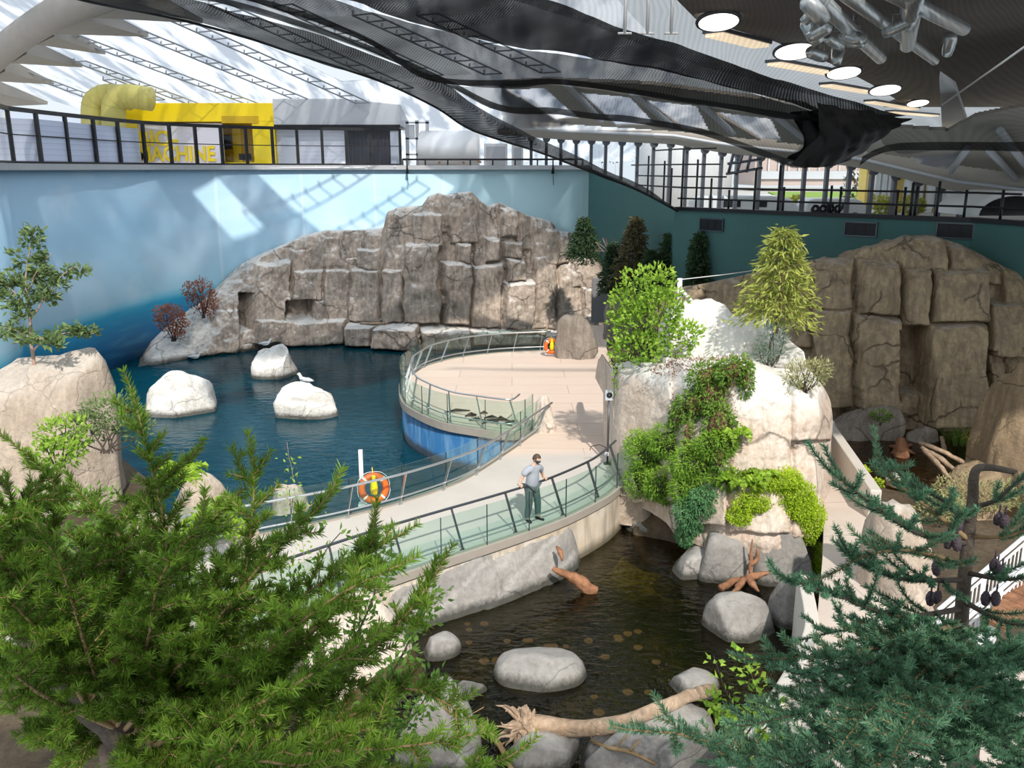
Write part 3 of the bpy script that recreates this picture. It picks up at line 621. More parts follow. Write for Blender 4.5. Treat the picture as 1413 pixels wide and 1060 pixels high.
# right side
rock_px('boulder', 1147, 1240, 556, 610, ZR, M['cliff_grey'], 'low grey ledge of rock at the left foot of the brown cliff', cat='boulder', seed=65, e=4.5, cuts=3, dr=.6)
rock_px('boulder', 1252, 1297, 587, 613, ZR, M['cliff_grey'], 'small grey boulder at the foot of the brown cliff beside the stump', cat='boulder', seed=66)
c = A(1415, 600, 23.5); rock('boulder', (c[0]+.35, 24, ZR), (2.6, 2.6, A(1415, 490, 24)[2]-ZR), M['brown_rock'], 'tall brown rock at the right edge in front of the cliff', cat='boulder', seed=67, e=3.0, sub=5, rough=.08, rz=.3)
rock_px('boulder', 1366, 1420, 606, 648, -.2, M['brown_rock'], 'brown rounded rock at the right edge by the yellow grass', cat='boulder', seed=68)
rock_px('boulder', 1188, 1296, 690, 845, -.06, M['tan_rock'], 'tan boulder at the right of the path behind the spruce', cat='boulder', seed=69, e=3.6, dr=1.0)
rock_px('boulder', 1292, 1400, 640, 720, -.06, M['brown_rock'], 'brown boulder behind the top of the spruce', cat='boulder', seed=70, e=3)
rock_px('boulder', 1222, 1246, 648, 664, ZR, M['cream'], 'small pale stone in the shallow pool beside the kerb', cat='boulder', seed=71)
# the low back rock that closes the planting bed behind the shrubs
rock_px('boulder', 832, 905, 392, 470, 0, M['cliff_grey'], 'grey rock behind the leafy shrub beside the dark passage', cat='boulder', seed=72, e=3.6, dr=.8)
# ------------------------------------------------------------------ glass railings
def railing(label, rim, inward, post_step, glass_step, gz=(-.2, 1.0), hr=.95, post_mat='steel', rail_mat='steel', lean=.42, low=.24):
    rim = np.array(rim)[:, :2]; e = empty('glass_railing', (*rim[len(rim)//2], 0), label, 'railing')
    gl = offset_path(rim, -inward*.05); hd = offset_path(rim, inward*lean); lo = offset_path(rim, inward*(lean*.35+.03))
    MB().tube([(*p[:2], hr) for p in resample(hd, .25)], .032, 8).build('handrail', M[rail_mat], e, True)
    MB().tube([(*p[:2], low) for p in resample(lo, .25)], .024, 8).build('lower_rail', M['steel'], e, True)
    n = int(len(resample(rim, post_step))); R0 = resample(offset_path(rim, inward*.08), .05); R1 = resample(hd, .05)
    for k in range(n):
        f = (k+.35)/n; a = R0[int(f*(len(R0)-1))]; b = R1[int(f*(len(R1)-1))]
        A0 = Vector((a[0], a[1], .0)); B0 = Vector((b[0], b[1], hr-.02)); t = (B0-A0).normalized(); s_ = Vector((R0[min(len(R0)-1, int(f*(len(R0)-1))+1)]-R0[max(0, int(f*(len(R0)-1))-1)]).to_3d() if False else (0, 0, 0))
        i = int(f*(len(R0)-1)); d = R0[min(len(R0)-1, i+1)]-R0[max(0, i-1)]; s_ = Vector((d[0], d[1], 0)).normalized(); u = t.cross(s_)
        Mx = Matrix((s_, u, t)).transposed(); mb = MB().box((A0+B0)/2, (.018, .07, (B0-A0).length), 0, Mx)
        mb.box(A0+Vector((0, 0, .012)), (.12, .12, .024), math.atan2(d[1], d[0])); mb.build('post', M[post_mat], e)
    g = resample(gl, glass_step/6); k = 0
    while k < len(g)-1:
        q = g[k:k+7]
        if len(q) < 3: break
        q = q.copy(); dd = q[-1]-q[-2]; q[-1] = q[-1]-dd/np.linalg.norm(dd)*.012
        o = MB().wall(q, gz[0], gz[1], .018).build('glass_panel', M['glass'], e)
        st = MB().wall([q[-1]-dd/np.linalg.norm(dd)*.012, q[-1]], gz[0], gz[1], .026).build('joint', M['dark_rail'], o); k += 6
    return e
railing('curved glass railing with steel handrail around the round terrace', rim_t, 1, 1.45, 1.5, gz=(-.24, 1.05), hr=1.0)
railing('curved glass railing along the basin side of the walkway', rim_l, 1, 1.65, 1.5, gz=(-.3, .98))
railing('curved glass railing on the tide pool side with a man leaning on it', rim_r, -1, 1.75, 1.25, gz=(-.2, 1.02), rail_mat='dark_rail', post_mat='dark_rail')
# ------------------------------------------------------------------ life rings
def life_ring(p, nrm, label, R=.31, post=None, mat=None):
    e = empty('life_ring', p, label, 'life ring', 'life rings on the railings'); n = Vector(nrm).normalized(); a = Vector((0, 0, 1)).cross(n).normalized(); b = n.cross(a)
    Mx = Matrix((a, b, n)).transposed()
    MB().torus(p, R, .085, Mx, 36, 10).build('ring', M['orange'], e, True)
    for q in range(4):
        MB().torus(p, R, .091, Mx, 4, 10, q*math.pi/2+.66, q*math.pi/2+.80).build('reflective_band', M['white'], e, True)
    g = MB(); pts = []
    for q in range(49):
        t = q/48*2*math.pi; rr = R+.10+.03*abs(math.sin(2*t)); pts.append(Vector(p)+Mx@Vector((rr*math.cos(t), rr*math.sin(t), 0)))
    g.tube(pts, .007, 6).build('grab_rope', M['white'], e, True)
    c = Vector(p)+n*.06+b*.05; bg_ = MB(); bg_.lathe([(.02, -.24), (.085, -.2), (.10, -.05), (.08, .12), (.045, .2), (.06, .27), (.02, .3)], c, 14); bg_.build('throw_bag', M['yellow'], e, True)
    MB().tube([Vector(p)+b*R, Vector(p)+b*(R+.22)], .012, 6).build('hanging_strap', M['yellow'], e, True)
    if post is not None:
        pb = MB(); pb.box((post[0], post[1], .75), (.10, .06, 1.5)); pb.box((post[0], post[1], .03), (.2, .2, .06)); pb.build('backing_post', M['white'], e)
    return e
p = G(516, 702, 0); life_ring((p[0], p[1]+.1, .52), (.35, -1, .25), 'orange life ring with yellow bag on the near walkway railing', post=(p[0]-.32, p[1]+.22))
p = G(761, 492, 0); life_ring((p[0], p[1], .48), (.2, -1, .15), 'red orange life ring on the far end of the terrace railing', R=.28)
# speaker post beside the outcrop
p = G(838, 640, 0); p = np.array((p[0], p[1], 0)); e = empty('loudspeaker_post', p, 'small grey loudspeaker box on a thin post beside the outcrop', 'loudspeaker')
MB().tube([p, p+(0, 0, 1.95)], .03, 8).build('pole', M['dark_rail'], e, True); MB().box(p+(0, 0, .012), (.22, .22, .024)).build('base_plate', M['dark_rail'], e)
b = MB().box(p+(0, 0, 2.08), (.24, .14, .30)).build('speaker_box', M['white_grey'], e, bevel=.015)
MB().lathe([(.0, .0), (.085, 0), (.085, .012), (.06, .016), (0, .01)], p+(0, -.072, 2.10), 20, Matrix.Rotation(math.pi/2, 3, 'X')).build('speaker_cone', M['black'], b, True)
MB().tube([p+(-.02, -.05, .5), p+(-.25, -.1, .62), p+(-.5, -.06, .55), p+(-.52, -.02, .42)], .012, 6).build('cable', M['black'], e, True)
MB().box(p+(-.03, -.06, .32), (.12, .06, .1)).build('junction_box', M['white_grey'], e)
# ------------------------------------------------------------------ driftwood
bpy.context.view_layer.update(); _dg = bpy.context.evaluated_depsgraph_get()
def hit(px, py, lift=.04):              # where something lying on the rocks there would rest
    r = bpy.context.scene.ray_cast(_dg, Vector((0, 0, CH)), Vector(ray(px, py))); return A(px, py, r[1].y-lift)
unit_ = lambda v: v/(np.linalg.norm(v, axis=1, keepdims=True)+1e-9)
def log(name, pts, rad, mat, label, cat='driftwood', seed=0, n=12, parent=None):
    R = rs(seed); P = resample(smooth_path(pts, 8), .07); k = len(P); u = np.linspace(0, 1, k); r = np.interp(u, np.linspace(0, 1, len(rad)), rad)
    P = P+np.stack([fbm(np.stack([u*7, 0*u+s, 0*u], 1), seed+s) for s in range(3)], 1)*r.mean()*.35
    r = r*(1+.18*fbm(np.stack([u*11, 0*u, 0*u+5], 1), seed+7)); mb = MB().tube(P, list(r), n); V = np.array(mb.v)
    o_ = V-np.repeat(P, n, 0)
    a = np.tile(np.arange(n), k)*(2*math.pi/n); uu = np.repeat(u, n)
    V = np.repeat(P, n, 0)+o_*(1+.14*np.sin(3*a+uu*5+seed)+.16*np.abs(np.sin(2.5*a+uu*2+seed*2))+.10*fbm(np.stack([np.cos(a)*2, np.sin(a)*2, uu*5], 1), seed+8))[:, None]
    mb.v = [tuple(v) for v in V]; o = mb.build(name, mat, parent, True); 
    if parent is None: tag(o, label, cat)
    return o
_l = [hit(x, y, .1) for x, y in ((735, 1006), (790, 1012), (850, 1008), (905, 990), (950, 975), (985, 962))]
for _p in _l: _p[2] = max(_p[2], -1.1)
lg = empty('driftwood_log', _l[0], 'long pale driftwood log with torn root end across the bottom boulders', 'driftwood')
log('trunk', [A(x, y, p[1]) for (x, y), p in zip(((735, 998), (790, 1003), (850, 999), (905, 980), (950, 962), (985, 950)), _l)], [.13, .12, .105, .10, .095, .06], M['wood'], None, seed=3, parent=lg)
R = rs(5); c0 = A(726, 1000, _l[0][1])
p_, f_ = rock_np((0, 0, 0), (.46, .42, .40), seed=13, e=2.2, cuts=2, rough=.30, sink=1.0, sub=5); p_ = p_+unit_(p_)*(fbm(p_*np.array((4, 9, 9)), 5)*.09)[:, None]; link('burl', mesh_np('burl', p_+c0, f_, 3), M['wood'], lg, True)
for q in range(26):
    an = R.uniform(1.2, 5.4); d = np.array((math.cos(an)*.9, R.uniform(-.7, .3), math.sin(an)*.55+.05)); d /= np.linalg.norm(d); l = R.uniform(.16, .46)*(1.25 if d[0] < -.4 else .8); s_ = np.cross(d, R.normal(size=3)); s_ /= np.linalg.norm(s_); w_ = R.uniform(.022, .06)
    pr = [c0+d*.10, c0+d*(.10+l*.4)+s_*R.uniform(-.05, .05), c0+d*(.10+l*.75)+s_*R.uniform(-.10, .10), c0+d*(.10+l)+s_*R.uniform(-.12, .12)]
    log('root', pr, [w_*1.3, w_, w_*.6, w_*.12], M['wood'], None, seed=20+q, n=7, parent=lg)
bb = empty('fallen_branch', hit(650, 1000), 'thin orange brown fallen branch crossing the large bottom boulder', 'branch')
log('stem', [hit(598, 958), hit(625, 985), hit(665, 1008), hit(690, 1030), hit(712, 1072)], [.02, .03, .035, .045, .05], M['twig_bark'], None, seed=31, n=8, parent=bb)
for q, (a_, b_) in enumerate((((640, 992), (668, 976)), ((676, 1016), (672, 990)), ((690, 1028), (730, 1012)))):
    log('side_twig', [hit(*a_), hit((a_[0]+b_[0])/2, (a_[1]+b_[1])/2, .08), hit(*b_)], [.02, .015, .008], M['twig_bark'], None, seed=35+q, n=6, parent=bb)
b2 = empty('fallen_branch', hit(860, 1040), 'short dead branch with stubs lying on the broad bottom boulder', 'branch')
log('stem', [hit(815, 1022), hit(840, 1032), hit(870, 1038), hit(905, 1055)], [.022, .03, .03, .02], M['twig_bark'], None, seed=41, n=8, parent=b2)
for q, (a_, b_) in enumerate((((850, 1034), (866, 1012)), ((868, 1038), (884, 1020)), ((820, 1026), (815, 1016)))):
    log('side_twig', [hit(*a_), hit((a_[0]+b_[0])/2, (a_[1]+b_[1])/2, .08), hit(*b_)], [.02, .015, .01], M['twig_bark'], None, seed=45+q, n=6, parent=b2)
log('driftwood', [G(762, 786, -.75), G(785, 794, -.85), G(806, 806, -1.1), G(822, 817, -1.3)], [.05, .10, .14, .11], M['red_wood'], 'reddish split driftwood plank sliding off the grey slab into the tide pool', seed=51)
log('driftwood', [G(768, 754, -.35), G(774, 764, -.45), G(776, 774, -.6)], [.03, .06, .02], M['red_wood'], 'small reddish wood chip on top of the grey slab', seed=52)
e = empty('driftwood_root', G(1020, 808, ZP), 'orange brown forked driftwood root at the pool edge under the blocky boulder', 'driftwood')
for q, pts in enumerate(([(995, 812), (1012, 802), (1030, 797)], [(1030, 797), (1045, 794), (1062, 790)], [(1030, 798), (1040, 808), (1046, 816)], [(1025, 800), (1018, 812), (1010, 818)], [(1036, 796), (1036, 775), (1038, 745)], [(1036, 780), (1046, 770), (1044, 756)])):
    log('root', [G(a_, b_, -.95) if q < 4 else A(a_, b_, 18.9) for a_, b_ in pts], [.07, .075, .02] if q < 4 else [.05, .04, .015], M['red_wood'], None, seed=60+q, n=8, parent=e)
# driftwood in the shallow pool
e = empty('driftwood_stump', G(1245, 628, ZR), 'torn reddish stump standing in the shallow amber pool', 'driftwood')
log('trunk', [G(1244, 630, ZR), G(1244, 618, .0), G(1243, 604, .3)], [.2, .16, .10], M['red_wood'], None, seed=71, parent=e)
for q, (x, y) in enumerate(((1228, 616), (1230, 626), (1258, 614), (1262, 626))): log('root', [G(1244, 622, -.1), G((1244+x)/2, (622+y)/2-2, -.12), G(x, y, ZR)], [.09, .06, .03], M['red_wood'], None, seed=72+q, n=8, parent=e)
for q, (a_, b_, lab) in enumerate((((1268, 610), (1332, 640), 'longest pale driftwood pole leaning across the shallow pool'), ((1274, 620), (1310, 660), 'curved driftwood limb at the front of the pool woodpile'), ((1272, 618), (1322, 652), 'middle driftwood limb of the pool woodpile'), ((1282, 630), (1300, 648), 'short driftwood stick under the pool woodpile'), ((1298, 602), (1304, 622), 'short upright driftwood stub behind the pool woodpile'))):
    log('driftwood', [G(*a_, .25-.05*q), G((a_[0]+b_[0])/2, (a_[1]+b_[1])/2-2, .12-.05*q), G(*b_, -.18)], [.05, .07, .06], M['wood'], lab, seed=80+q, n=8)
log('driftwood', [G(690, 462, -.6), G(735, 459, -.5), G(752, 462, -.45)], [.05, .16, .12], M['wood'], 'bleached log lying on the ledge at the foot of the grey cliff', seed=91)
log('driftwood', [G(750, 462, -.3), G(757, 448, .1), G(759, 438, .5)], [.09, .05, .02], M['wood'], 'upright forked branch at the end of the bleached ledge log', seed=92, n=8)
log('driftwood', [G(405, 474, -1.42), G(422, 473, -1.4), G(439, 472, -1.42)], [.12, .15, .12], M['wood'], 'short tan log floating against the grey cliff', seed=93)
log('driftwood', [G(497, 446, .1), G(515, 447, .1), G(535, 446, .1)], [.06, .08, .05], M['wood'], 'thin weathered stick on the cliff ledge above the waterline', seed=94)
# kelp strands inside the terrace glass
R = rs(77)
for q in range(16):
    t = R.uniform(0, 1); x = 648+t*62+R.uniform(-6, 6); y = 570+t*16+R.uniform(-5, 6); p = G(x, y, .03); d = R.normal(size=2)*.25
    o = MB().tube([p, p+(d[0], d[1]*.6, .07), p+(d[0]*1.7, d[1], .01)], [.02, .05, .015], 6).build('kelp_strand', M['dark_bark'], None, True)
    tag(o, 'dark dried kelp strand lying on the terrace behind the curved glass', 'kelp', 'kelp strands on the terrace')
# gulls
def gull(p, rz, label, sitting=True, s=1.0):
    e = empty('gull', p, label, 'bird', 'gulls'); p = np.array(p); ca, sa = math.cos(rz), math.sin(rz); f = np.array((ca, sa, 0)); h = .08*s if sitting else .17*s
    b = MB().tube([p+f*x*s+(0, 0, h+z*s) for x, z in ((-.26, .03), (-.17, .03), (-.05, .02), (.06, .03), (.13, .08), (.16, .14), (.19, .17), (.225, .165), (.25, .155))], [.012*s, .045*s, .085*s, .08*s, .05*s, .04*s, .048*s, .03*s, .008*s], 10); b.build('body', M['white'], e, True)
    l = np.array((-sa, ca, 0))
    for sg in (1, -1): MB().tube([p+f*x*s+l*sg*y*s+(0, 0, h+z*s) for x, y, z in ((.06, .07, .05), (-.06, .085, .05), (-.2, .05, .045), (-.32, .02, .04))], [.02*s, .045*s, .03*s, .006*s], 8).build('wing', M['white_grey'], e, True)
    MB().tube([p+f*.24*s+(0, 0, h+.16*s), p+f*.29*s+(0, 0, h+.15*s)], [.014*s, .004*s], 6).build('beak', M['yellow'], e, True)
    if not sitting:
        for sg in (1, -1): MB().tube([p+l*sg*.03*s, p+l*sg*.03*s+(0, 0, h)], .008, 5).build('leg', M['orange'], e, True)
c = G(424, 560, ZW); gull((c[0]-.1, c[1]+.2, A(424, 530, c[1])[2]-.05), 2.6, 'grey gull resting on the squarish white boulder', s=1.6)
c = G(370, 515, ZW); gull((c[0], c[1], A(370, 476, c[1])[2]-.05), .4, 'white gull on top of the farthest basin boulder', s=1.2)
c = G(270, 496, ZW); gull(c, .2, 'white gull floating in the basin at the foot of the left cliff slope', s=1.4)
c = G(447, 473, ZW); gull(c, 2.9, 'white gull floating beside the tan log against the cliff', s=1.2)
# sea urchins and anemones on the pond bed
pr_ = MB(); 
for k in range(7):
    a = k/7*math.pi; 
u0 = None; R = rs(9)
spots = [(645, 862), (668, 862), (647, 870), (700, 886), (726, 885), (755, 893), (763, 894), (781, 893), (812, 886), (835, 908), (854, 884), (866, 876), (880, 873), (790, 910), (647, 888), (686, 913), (668, 914), (820, 963), (826, 985), (866, 957), (895, 957), (905, 915), (852, 880), (731, 885), (1050, 930), (640, 845), (880, 895)]
for k, (x, y) in enumerate(spots):
    p = G(x, y, ZP-.10); r = R.uniform(.055, .10)
    if u0 is None:
        e = empty('sea_anemone', (0, 0, 0), 'pinkish tan round sea anemone in the dark tide pool', 'anemone', 'anemones in the tide pool'); u0 = e
        MB().lathe([(.07, -.02), (.09, .0), (.095, .02), (.08, .035), (.03, .03), (.0, .028)], (0, 0, 0), 16).build('column', plain('pinkish anemone', (.46, .34, .30), .6, 0, .2), e, True)
        t_ = MB()
        for q in range(14):
            an = q/14*2*math.pi; t_.tube([(.06*math.cos(an), .06*math.sin(an), .03), (.10*math.cos(an), .10*math.sin(an), .045), (.125*math.cos(an), .125*math.sin(an), .02)], [.014, .012, .005], 5)
        t_.build('tentacles', plain('pale tentacles', (.60, .48, .42), .6, 0, .2), e, True); e.location = p; e.scale = (r/.1,)*3
    else: dup(u0, p, R.uniform(0, 6), scale=(r/.1,)*3)
p = G(1051, 934, ZP-.12); o = MB(); 
for q in range(5):
    an = q/5*2*math.pi+.3; o.tube([p, p+(.09*math.cos(an), .09*math.sin(an), .02), p+(.17*math.cos(an), .17*math.sin(an), 0)], [.05, .035, .01], 6)
tag(o.build('sea_star', plain('red sea star', (.6, .06, .02), .6), None, True), 'small red sea star in the tide pool near the right kerb', 'sea star')
# ------------------------------------------------------------------ upper gallery behind the mural wall
M['gallery_glass'] = glassmat('gallery rail glass', (.93, .95, .99), .35)
wla = np.array([p[:2] for p in wl]); gp = offset_path(wla, -.02)
def on_wall(px, off=0.0, z=8.5):       # point of the wall's plan line seen at column px
    q = [(p[0]/(p[1]*math.cos(PITCH)+(CH-z)*math.sin(PITCH))*FOC+706.5, p) for p in gp]
    q = [a for a in q if a[1][1] > 20]; xs = np.array([a[0] for a in q]); P = np.array([a[1] for a in q])
    return np.array((np.interp(px, xs, P[:, 0]), np.interp(px, xs, P[:, 1])+off))
e = empty('gallery_railing', (*on_wall(280), 8.62), 'tall black framed glass railing along the upper gallery above the mural', 'railing')
posts = [-52, -16, 20, 58, 97, 135, 168, 202, 238, 273, 308, 342, 378, 412, 446, 479, 512, 553]
pts = [on_wall(x) for x in posts]
MB().wall(pts, 10.72, 10.90, .14).build('top_rail', M['black'], e); MB().wall(pts, 8.55, 8.72, .12).build('bottom_rail', M['black'], e); MB().wall(pts, 9.76, 9.81, .05).build('middle_rail', M['black'], e)
for i, p in enumerate(pts):
    a = pts[min(i+1, len(pts)-1)]-pts[max(i-1, 0)]; MB().box((p[0], p[1], 9.7), (.17, .14, 2.3), math.atan2(a[1], a[0])).build('post', M['black'], e)
    if i: MB().wall([pts[i-1], p], 8.72, 10.72, .015).build('glass_panel', M['gallery_glass'], e)
mb = MB(); 
for k in range(0, 17): 
    p = on_wall(-30+k*36, -.42); mb.box((p[0], p[1], 8.52), (.10, .1, .12))
mb.tube([(*on_wall(x, -.42), 8.46) for x in range(-50, 516, 15)], .07, 8); tag(mb.build('cable_conduit', M['white_grey'], None, True), 'grey conduit clipped along the gallery ledge above the mural', 'conduit')
# slatted white screen, yellow pavilion, white pavilion
def slab(name, quad, Y, dep, mat, parent=None, bevel=0):
    x0, x1, y0, y1 = quad; a = A(x0, y1, Y); b = A(x1, y0, Y); xm = A((x0+x1)/2, (y0+y1)/2, Y)
    return MB().box(((a[0]+b[0])/2, Y+dep/2, (a[2]+b[2])/2), (abs(b[0]-a[0]), dep, abs(b[2]-a[2]))).build(name, mat, parent, bevel=bevel)
def slats():
    t = MT('white slatted blind'); z = t.sep(t.pos()).outputs[2]; s_ = t.math('FRACT', t.math('MULTIPLY', z, 4.0))
    c = t.ramp(s_, [(0.0, (.50, .52, .58)), (.12, (.86, .87, .92)), (1.0, (.80, .81, .88))]); t.P(Base_Color=c, Roughness=.5, Normal=t.bump(s_, .4, .05)); return t.m
M['slats'] = slats(); M['amber'] = plain('amber yellow recess', (.62, .40, .006), .45); M['lilac'] = plain('pale lilac panel', (.72, .69, .74), .5, 0, .03)
o = MB().wall([on_wall(20, 2.4)+np.array((-4, -5)), on_wall(20, 2.4), on_wall(90, 2.4), on_wall(168, 2.4)], 8.3, 10.5, .1).build('slatted_screen', M['slats']); tag(o, 'white slatted screen behind the left end of the gallery railing', 'screen')
Yp = 59
pv = empty('yellow_pavilion', A(280, 232, Yp)*np.array((1, 1, 0))+np.array((0, 0, 8.3)), 'bright yellow exhibition pavilion with big lettering on the upper gallery', 'pavilion')
slab('fascia', (165, 378, 142, 168), Yp, 3.5, M['yellow'], pv, .04); slab('side_wall', (352, 378, 168, 238), Yp, 3.4, M['yellow'], pv, .03); slab('side_wall', (165, 188, 168, 238), Yp+.1, 3.4, M['yellow'], pv, .03)
slab('back_wall', (204, 352, 166, 238), Yp+2.5, .3, M['amber'], pv); slab('sign_panel', (186, 306, 170, 238), Yp+.3, .12, M['lilac'], pv); slab('recess_frame', (306, 356, 160, 170), Yp-.06, .3, M['amber'], pv)
slab('door_frame', (324, 331, 176, 238), Yp+2.3, .2, M['yellow'], pv); slab('screen', (330, 346, 212, 221), Yp+.8, .1, M['black'], pv); slab('cabinet', (308, 318, 186, 206), Yp+1.2, .3, M['black'], pv); slab('counter', (312, 352, 224, 238), Yp+.9, .5, M['yellow'], pv)
def text_mesh(name, txt, size, loc, mat, parent, ext=.04, sx=1.0):
    cu = bpy.data.curves.new(name, 'FONT'); cu.body = txt; cu.size = size; cu.extrude = ext; cu.offset = .03; cu.resolution_u = 4
    to = bpy.data.objects.new(name+'_tmp', cu); C.objects.link(to); dg = bpy.context.evaluated_depsgraph_get(); me = bpy.data.meshes.new_from_object(to.evaluated_get(dg)); bpy.data.objects.remove(to)
    me.transform(Matrix.Translation([float(v) for v in loc]) @ Matrix.Rotation(math.pi/2, 4, 'X') @ Matrix.Diagonal((sx, 1, 1, 1)))
    me.materials.clear(); return link(name, me, mat, parent, False)
text_mesh('lettering', 'BIO-', 1.35, A(191, 201, Yp+.24), M['yellow'], pv); text_mesh('lettering', 'MACHINE', 1.35, A(191, 222, Yp+.24), M['yellow'], pv, sx=.86)
for i, (x0, lab) in enumerate(((129, 'left of the two pale yellow bent ducts over the gallery'), (157, 'right of the two pale yellow bent ducts, running down behind the railing'))):
    Yd = 57.0-.6*i; z = lambda y: A(x0, y, Yd)[2]
    path = [A(x0, 236, Yd), A(x0, 175, Yd), A(x0, 150, Yd), A(x0+4, 139, Yd), A(x0+16, 133, Yd), A(x0+30, 133+i, Yd), A(x0+52, 136+i, Yd)]
    P = smooth_path(path, 5); o = MB().tube(P, .72, 18).build('bent_duct', M['pale_yellow'], None, True); tag(o, lab, 'duct', 'pale yellow ducts')
    for k in range(3, len(P), 4):
        c = MB(); d = Vector(P[min(k+1, len(P)-1)]-P[k-1]).normalized(); c.torus(P[k], .72, .03, d.to_track_quat('Z', 'Y').to_matrix(), 20, 6)
        c.build('seam_ring', M['pale_yellow'], o, True)
wv = empty('white_pavilion', A(466, 232, 58.5)*np.array((1, 1, 0))+np.array((0, 0, 8.3)), 'white pavilion with deep fascia and dark curtains on the upper gallery', 'pavilion')
slab('fascia', (378, 552, 136, 174), 58.6, 4, M['white_grey'], wv, .05); slab('wall_panel', (378, 479, 174, 238), 59.4, .2, M['slats'], wv); slab('end_wall', (540, 552, 174, 238), 58.8, .3, M['white_grey'], wv); slab('ceiling_edge', (378, 552, 172, 176), 58.5, 4, M['black'], wv)
cm_ = MB(); Rr = rs(3)
for k in range(22):
    a = A(481+k*2.7, 205, 59.2); cm_.lathe([(.075, -1.6), (.075, 1.6)], (a[0], 59.3+.06*(k % 2), a[2]-.05), 8)
cm_.build('curtain', plain('dark grey curtain', (.06, .06, .07), .9), wv, True); slab('door', (390, 410, 190, 232), 58.9, .1, M['white_grey'], wv)
for k in range(6):
    a = A(418+k*10.5, 133, 60); o = MB().box((a[0], 60, a[2]), (.42, .08, .42), M=Matrix.Rotation(.3, 3, 'X')); o.box((a[0], 60.2, a[2]-.2), (.06, .3, .1)); o = o.build('roof_panel', M['white_grey']); tag(o, 'small grey tilted panel in the row on the white pavilion roof', 'panel', 'panels on the pavilion roof')
# low rail and clutter right of the pavilion
rp = [on_wall(x) for x in range(556, 806, 31)]
e = empty('gallery_railing', (*on_wall(680), 8.62), 'low dark pipe railing with clamps above the pale end of the mural', 'railing')
MB().tube([(*p, 8.98) for p in rp], .06, 8).build('top_rail', M['black'], e, True)
for p in rp: MB().tube([(*p, 8.6), (*p, 9.02)], .05, 6).build('post', M['black'], e, True)
for x, d in ((563, 14), (763, 12)):
    p = on_wall(x, -.5); o = MB().tube([(p[0], p[1], 9.0), (p[0], p[1], 8.5), (p[0], p[1], 8.1)], [.04, .05, .10], 8); o.tube([(p[0], p[1], 8.1), (p[0]+.05, p[1], 7.4)], .02, 5); tag(o.build('cable_anchor', M['black'], None, True), 'dark cable anchor hanging over the mural edge ' + ('beside the white pavilion' if x < 600 else 'near the green wall corner'), 'anchor', 'cable anchors on the mural edge')
o = MB().lathe([(3.2, -1.9), (3.2, 1.9)], A(622, 222, 61)*np.array((1, 1, 0))+np.array((0, 0, 9.62)), 32, Matrix.Rotation(math.pi/2, 3, 'Y') @ Matrix.Diagonal((.40, 1, 1))).build('white_tent', M['white'], None, True); tag(o, 'low rounded white cover behind the pipe railing', 'cover')
e = empty('service_tower', A(575, 230, 60)*np.array((1, 1, 0))+np.array((0, 0, 8.3)), 'pale blue steel service frame beside the white pavilion', 'frame')
for x in (562, 576, 590): slab('post', (x-1.5, x+1.5, 166, 234), 60, .15, M['white_grey'], e)
for y in (168, 190, 212): slab('crossbar', (560, 592, y, y+2.5), 60, .12, M['white_grey'], e)
slab('panel', (560, 572, 172, 190), 60.2, .1, M['white'], e)
o = MB()
for a, b in (((590, 222), (638, 211)), ((632, 211), (664, 224)), ((596, 218), (650, 216)), ((640, 212), (640, 226)), ((606, 214), (606, 226))): o.tube([A(*a, 58.5), A(*b, 58.5)], .08, 6)
tag(o.build('timber_trestle', plain('raw timber', (.42, .27, .16), .7), None, True), 'raw timber trestle behind the pipe railing', 'trestle')
for x0, x1, y0, lab in ((668, 700, 198, 'white plant cabinet behind the pipe railing'), (706, 722, 200, 'narrow white cabinet beside the window wall')): 
    c = slab('plant_cabinet', (x0, x1, y0, 236), 60, 1.2, M['white'], None, .04); tag(c, lab, 'cabinet'); slab('door', (x0+3, x1-3, y0+4, 232), 59.96, .05, M['white_grey'], c)
# ------------------------------------------------------------------ window wall and ring beam
fx = [(690, 63), (800, 61), (950, 58), (1100, 54), (1250, 50), (1330, 47.5), (1440, 44)]
fy = lambda px: float(np.interp(px, [a[0] for a in fx], [a[1] for a in fx]))
bot = lambda px: float(np.interp(px, [690, 780, 928, 1004, 1183, 1250, 1318, 1413, 1500], [186, 193, 199, 212, 230, 246, 262, 274, 284]))
topb = lambda px: float(np.interp(px, [690, 780, 950, 1210, 1413, 1500], [160, 167, 178, 206, 236, 250]))
M['beam'] = plain('beige ring beam', (.46, .42, .37), .7, 0, .08, 2)
pxs = list(range(690, 1441, 30)); bp = [A(x, 230, fy(x))[:2] for x in pxs]
ST(MB().wall(bp, [A(x, bot(x), fy(x))[2] for x in pxs], [A(x, topb(x), fy(x))[2]+.6 for x in pxs], .9).build('trim_8', M['beam'], smooth=True))
mb = MB().tube([A(x, bot(x)-12, fy(x)-.7) for x in pxs], .10, 8); tag(mb.build('ceiling_conduit', M['white_grey'], None, True), 'pale pipe running along the beige ring beam above the windows', 'pipe')
mx = [733, 754, 774, 795, 816, 836, 858, 880, 902, 925, 948, 972, 996] + [1018+31*k for k in range(11)]
wn = ST(MB().wall([A(x, 230, fy(x)+.25)[:2] for x in pxs], 5.5, [A(x, bot(x), fy(x))[2]+.3 for x in pxs], .02).build('window_1', M['clear']))
for x in mx:
    a = A(x, bot(x)+1, fy(x)); o = MB(); z1 = a[2]; o.box((a[0], a[1], (z1+5.6)/2), (.20, .34, z1-5.6)); o.lathe([(.0, -.15), (.26, -.15), (.26, .15), (0, .15)], (a[0], a[1]-.2, z1+.02), 14, Matrix.Rotation(math.pi/2, 3, 'X')); o.build('mullion', M['dark_rail'], wn)
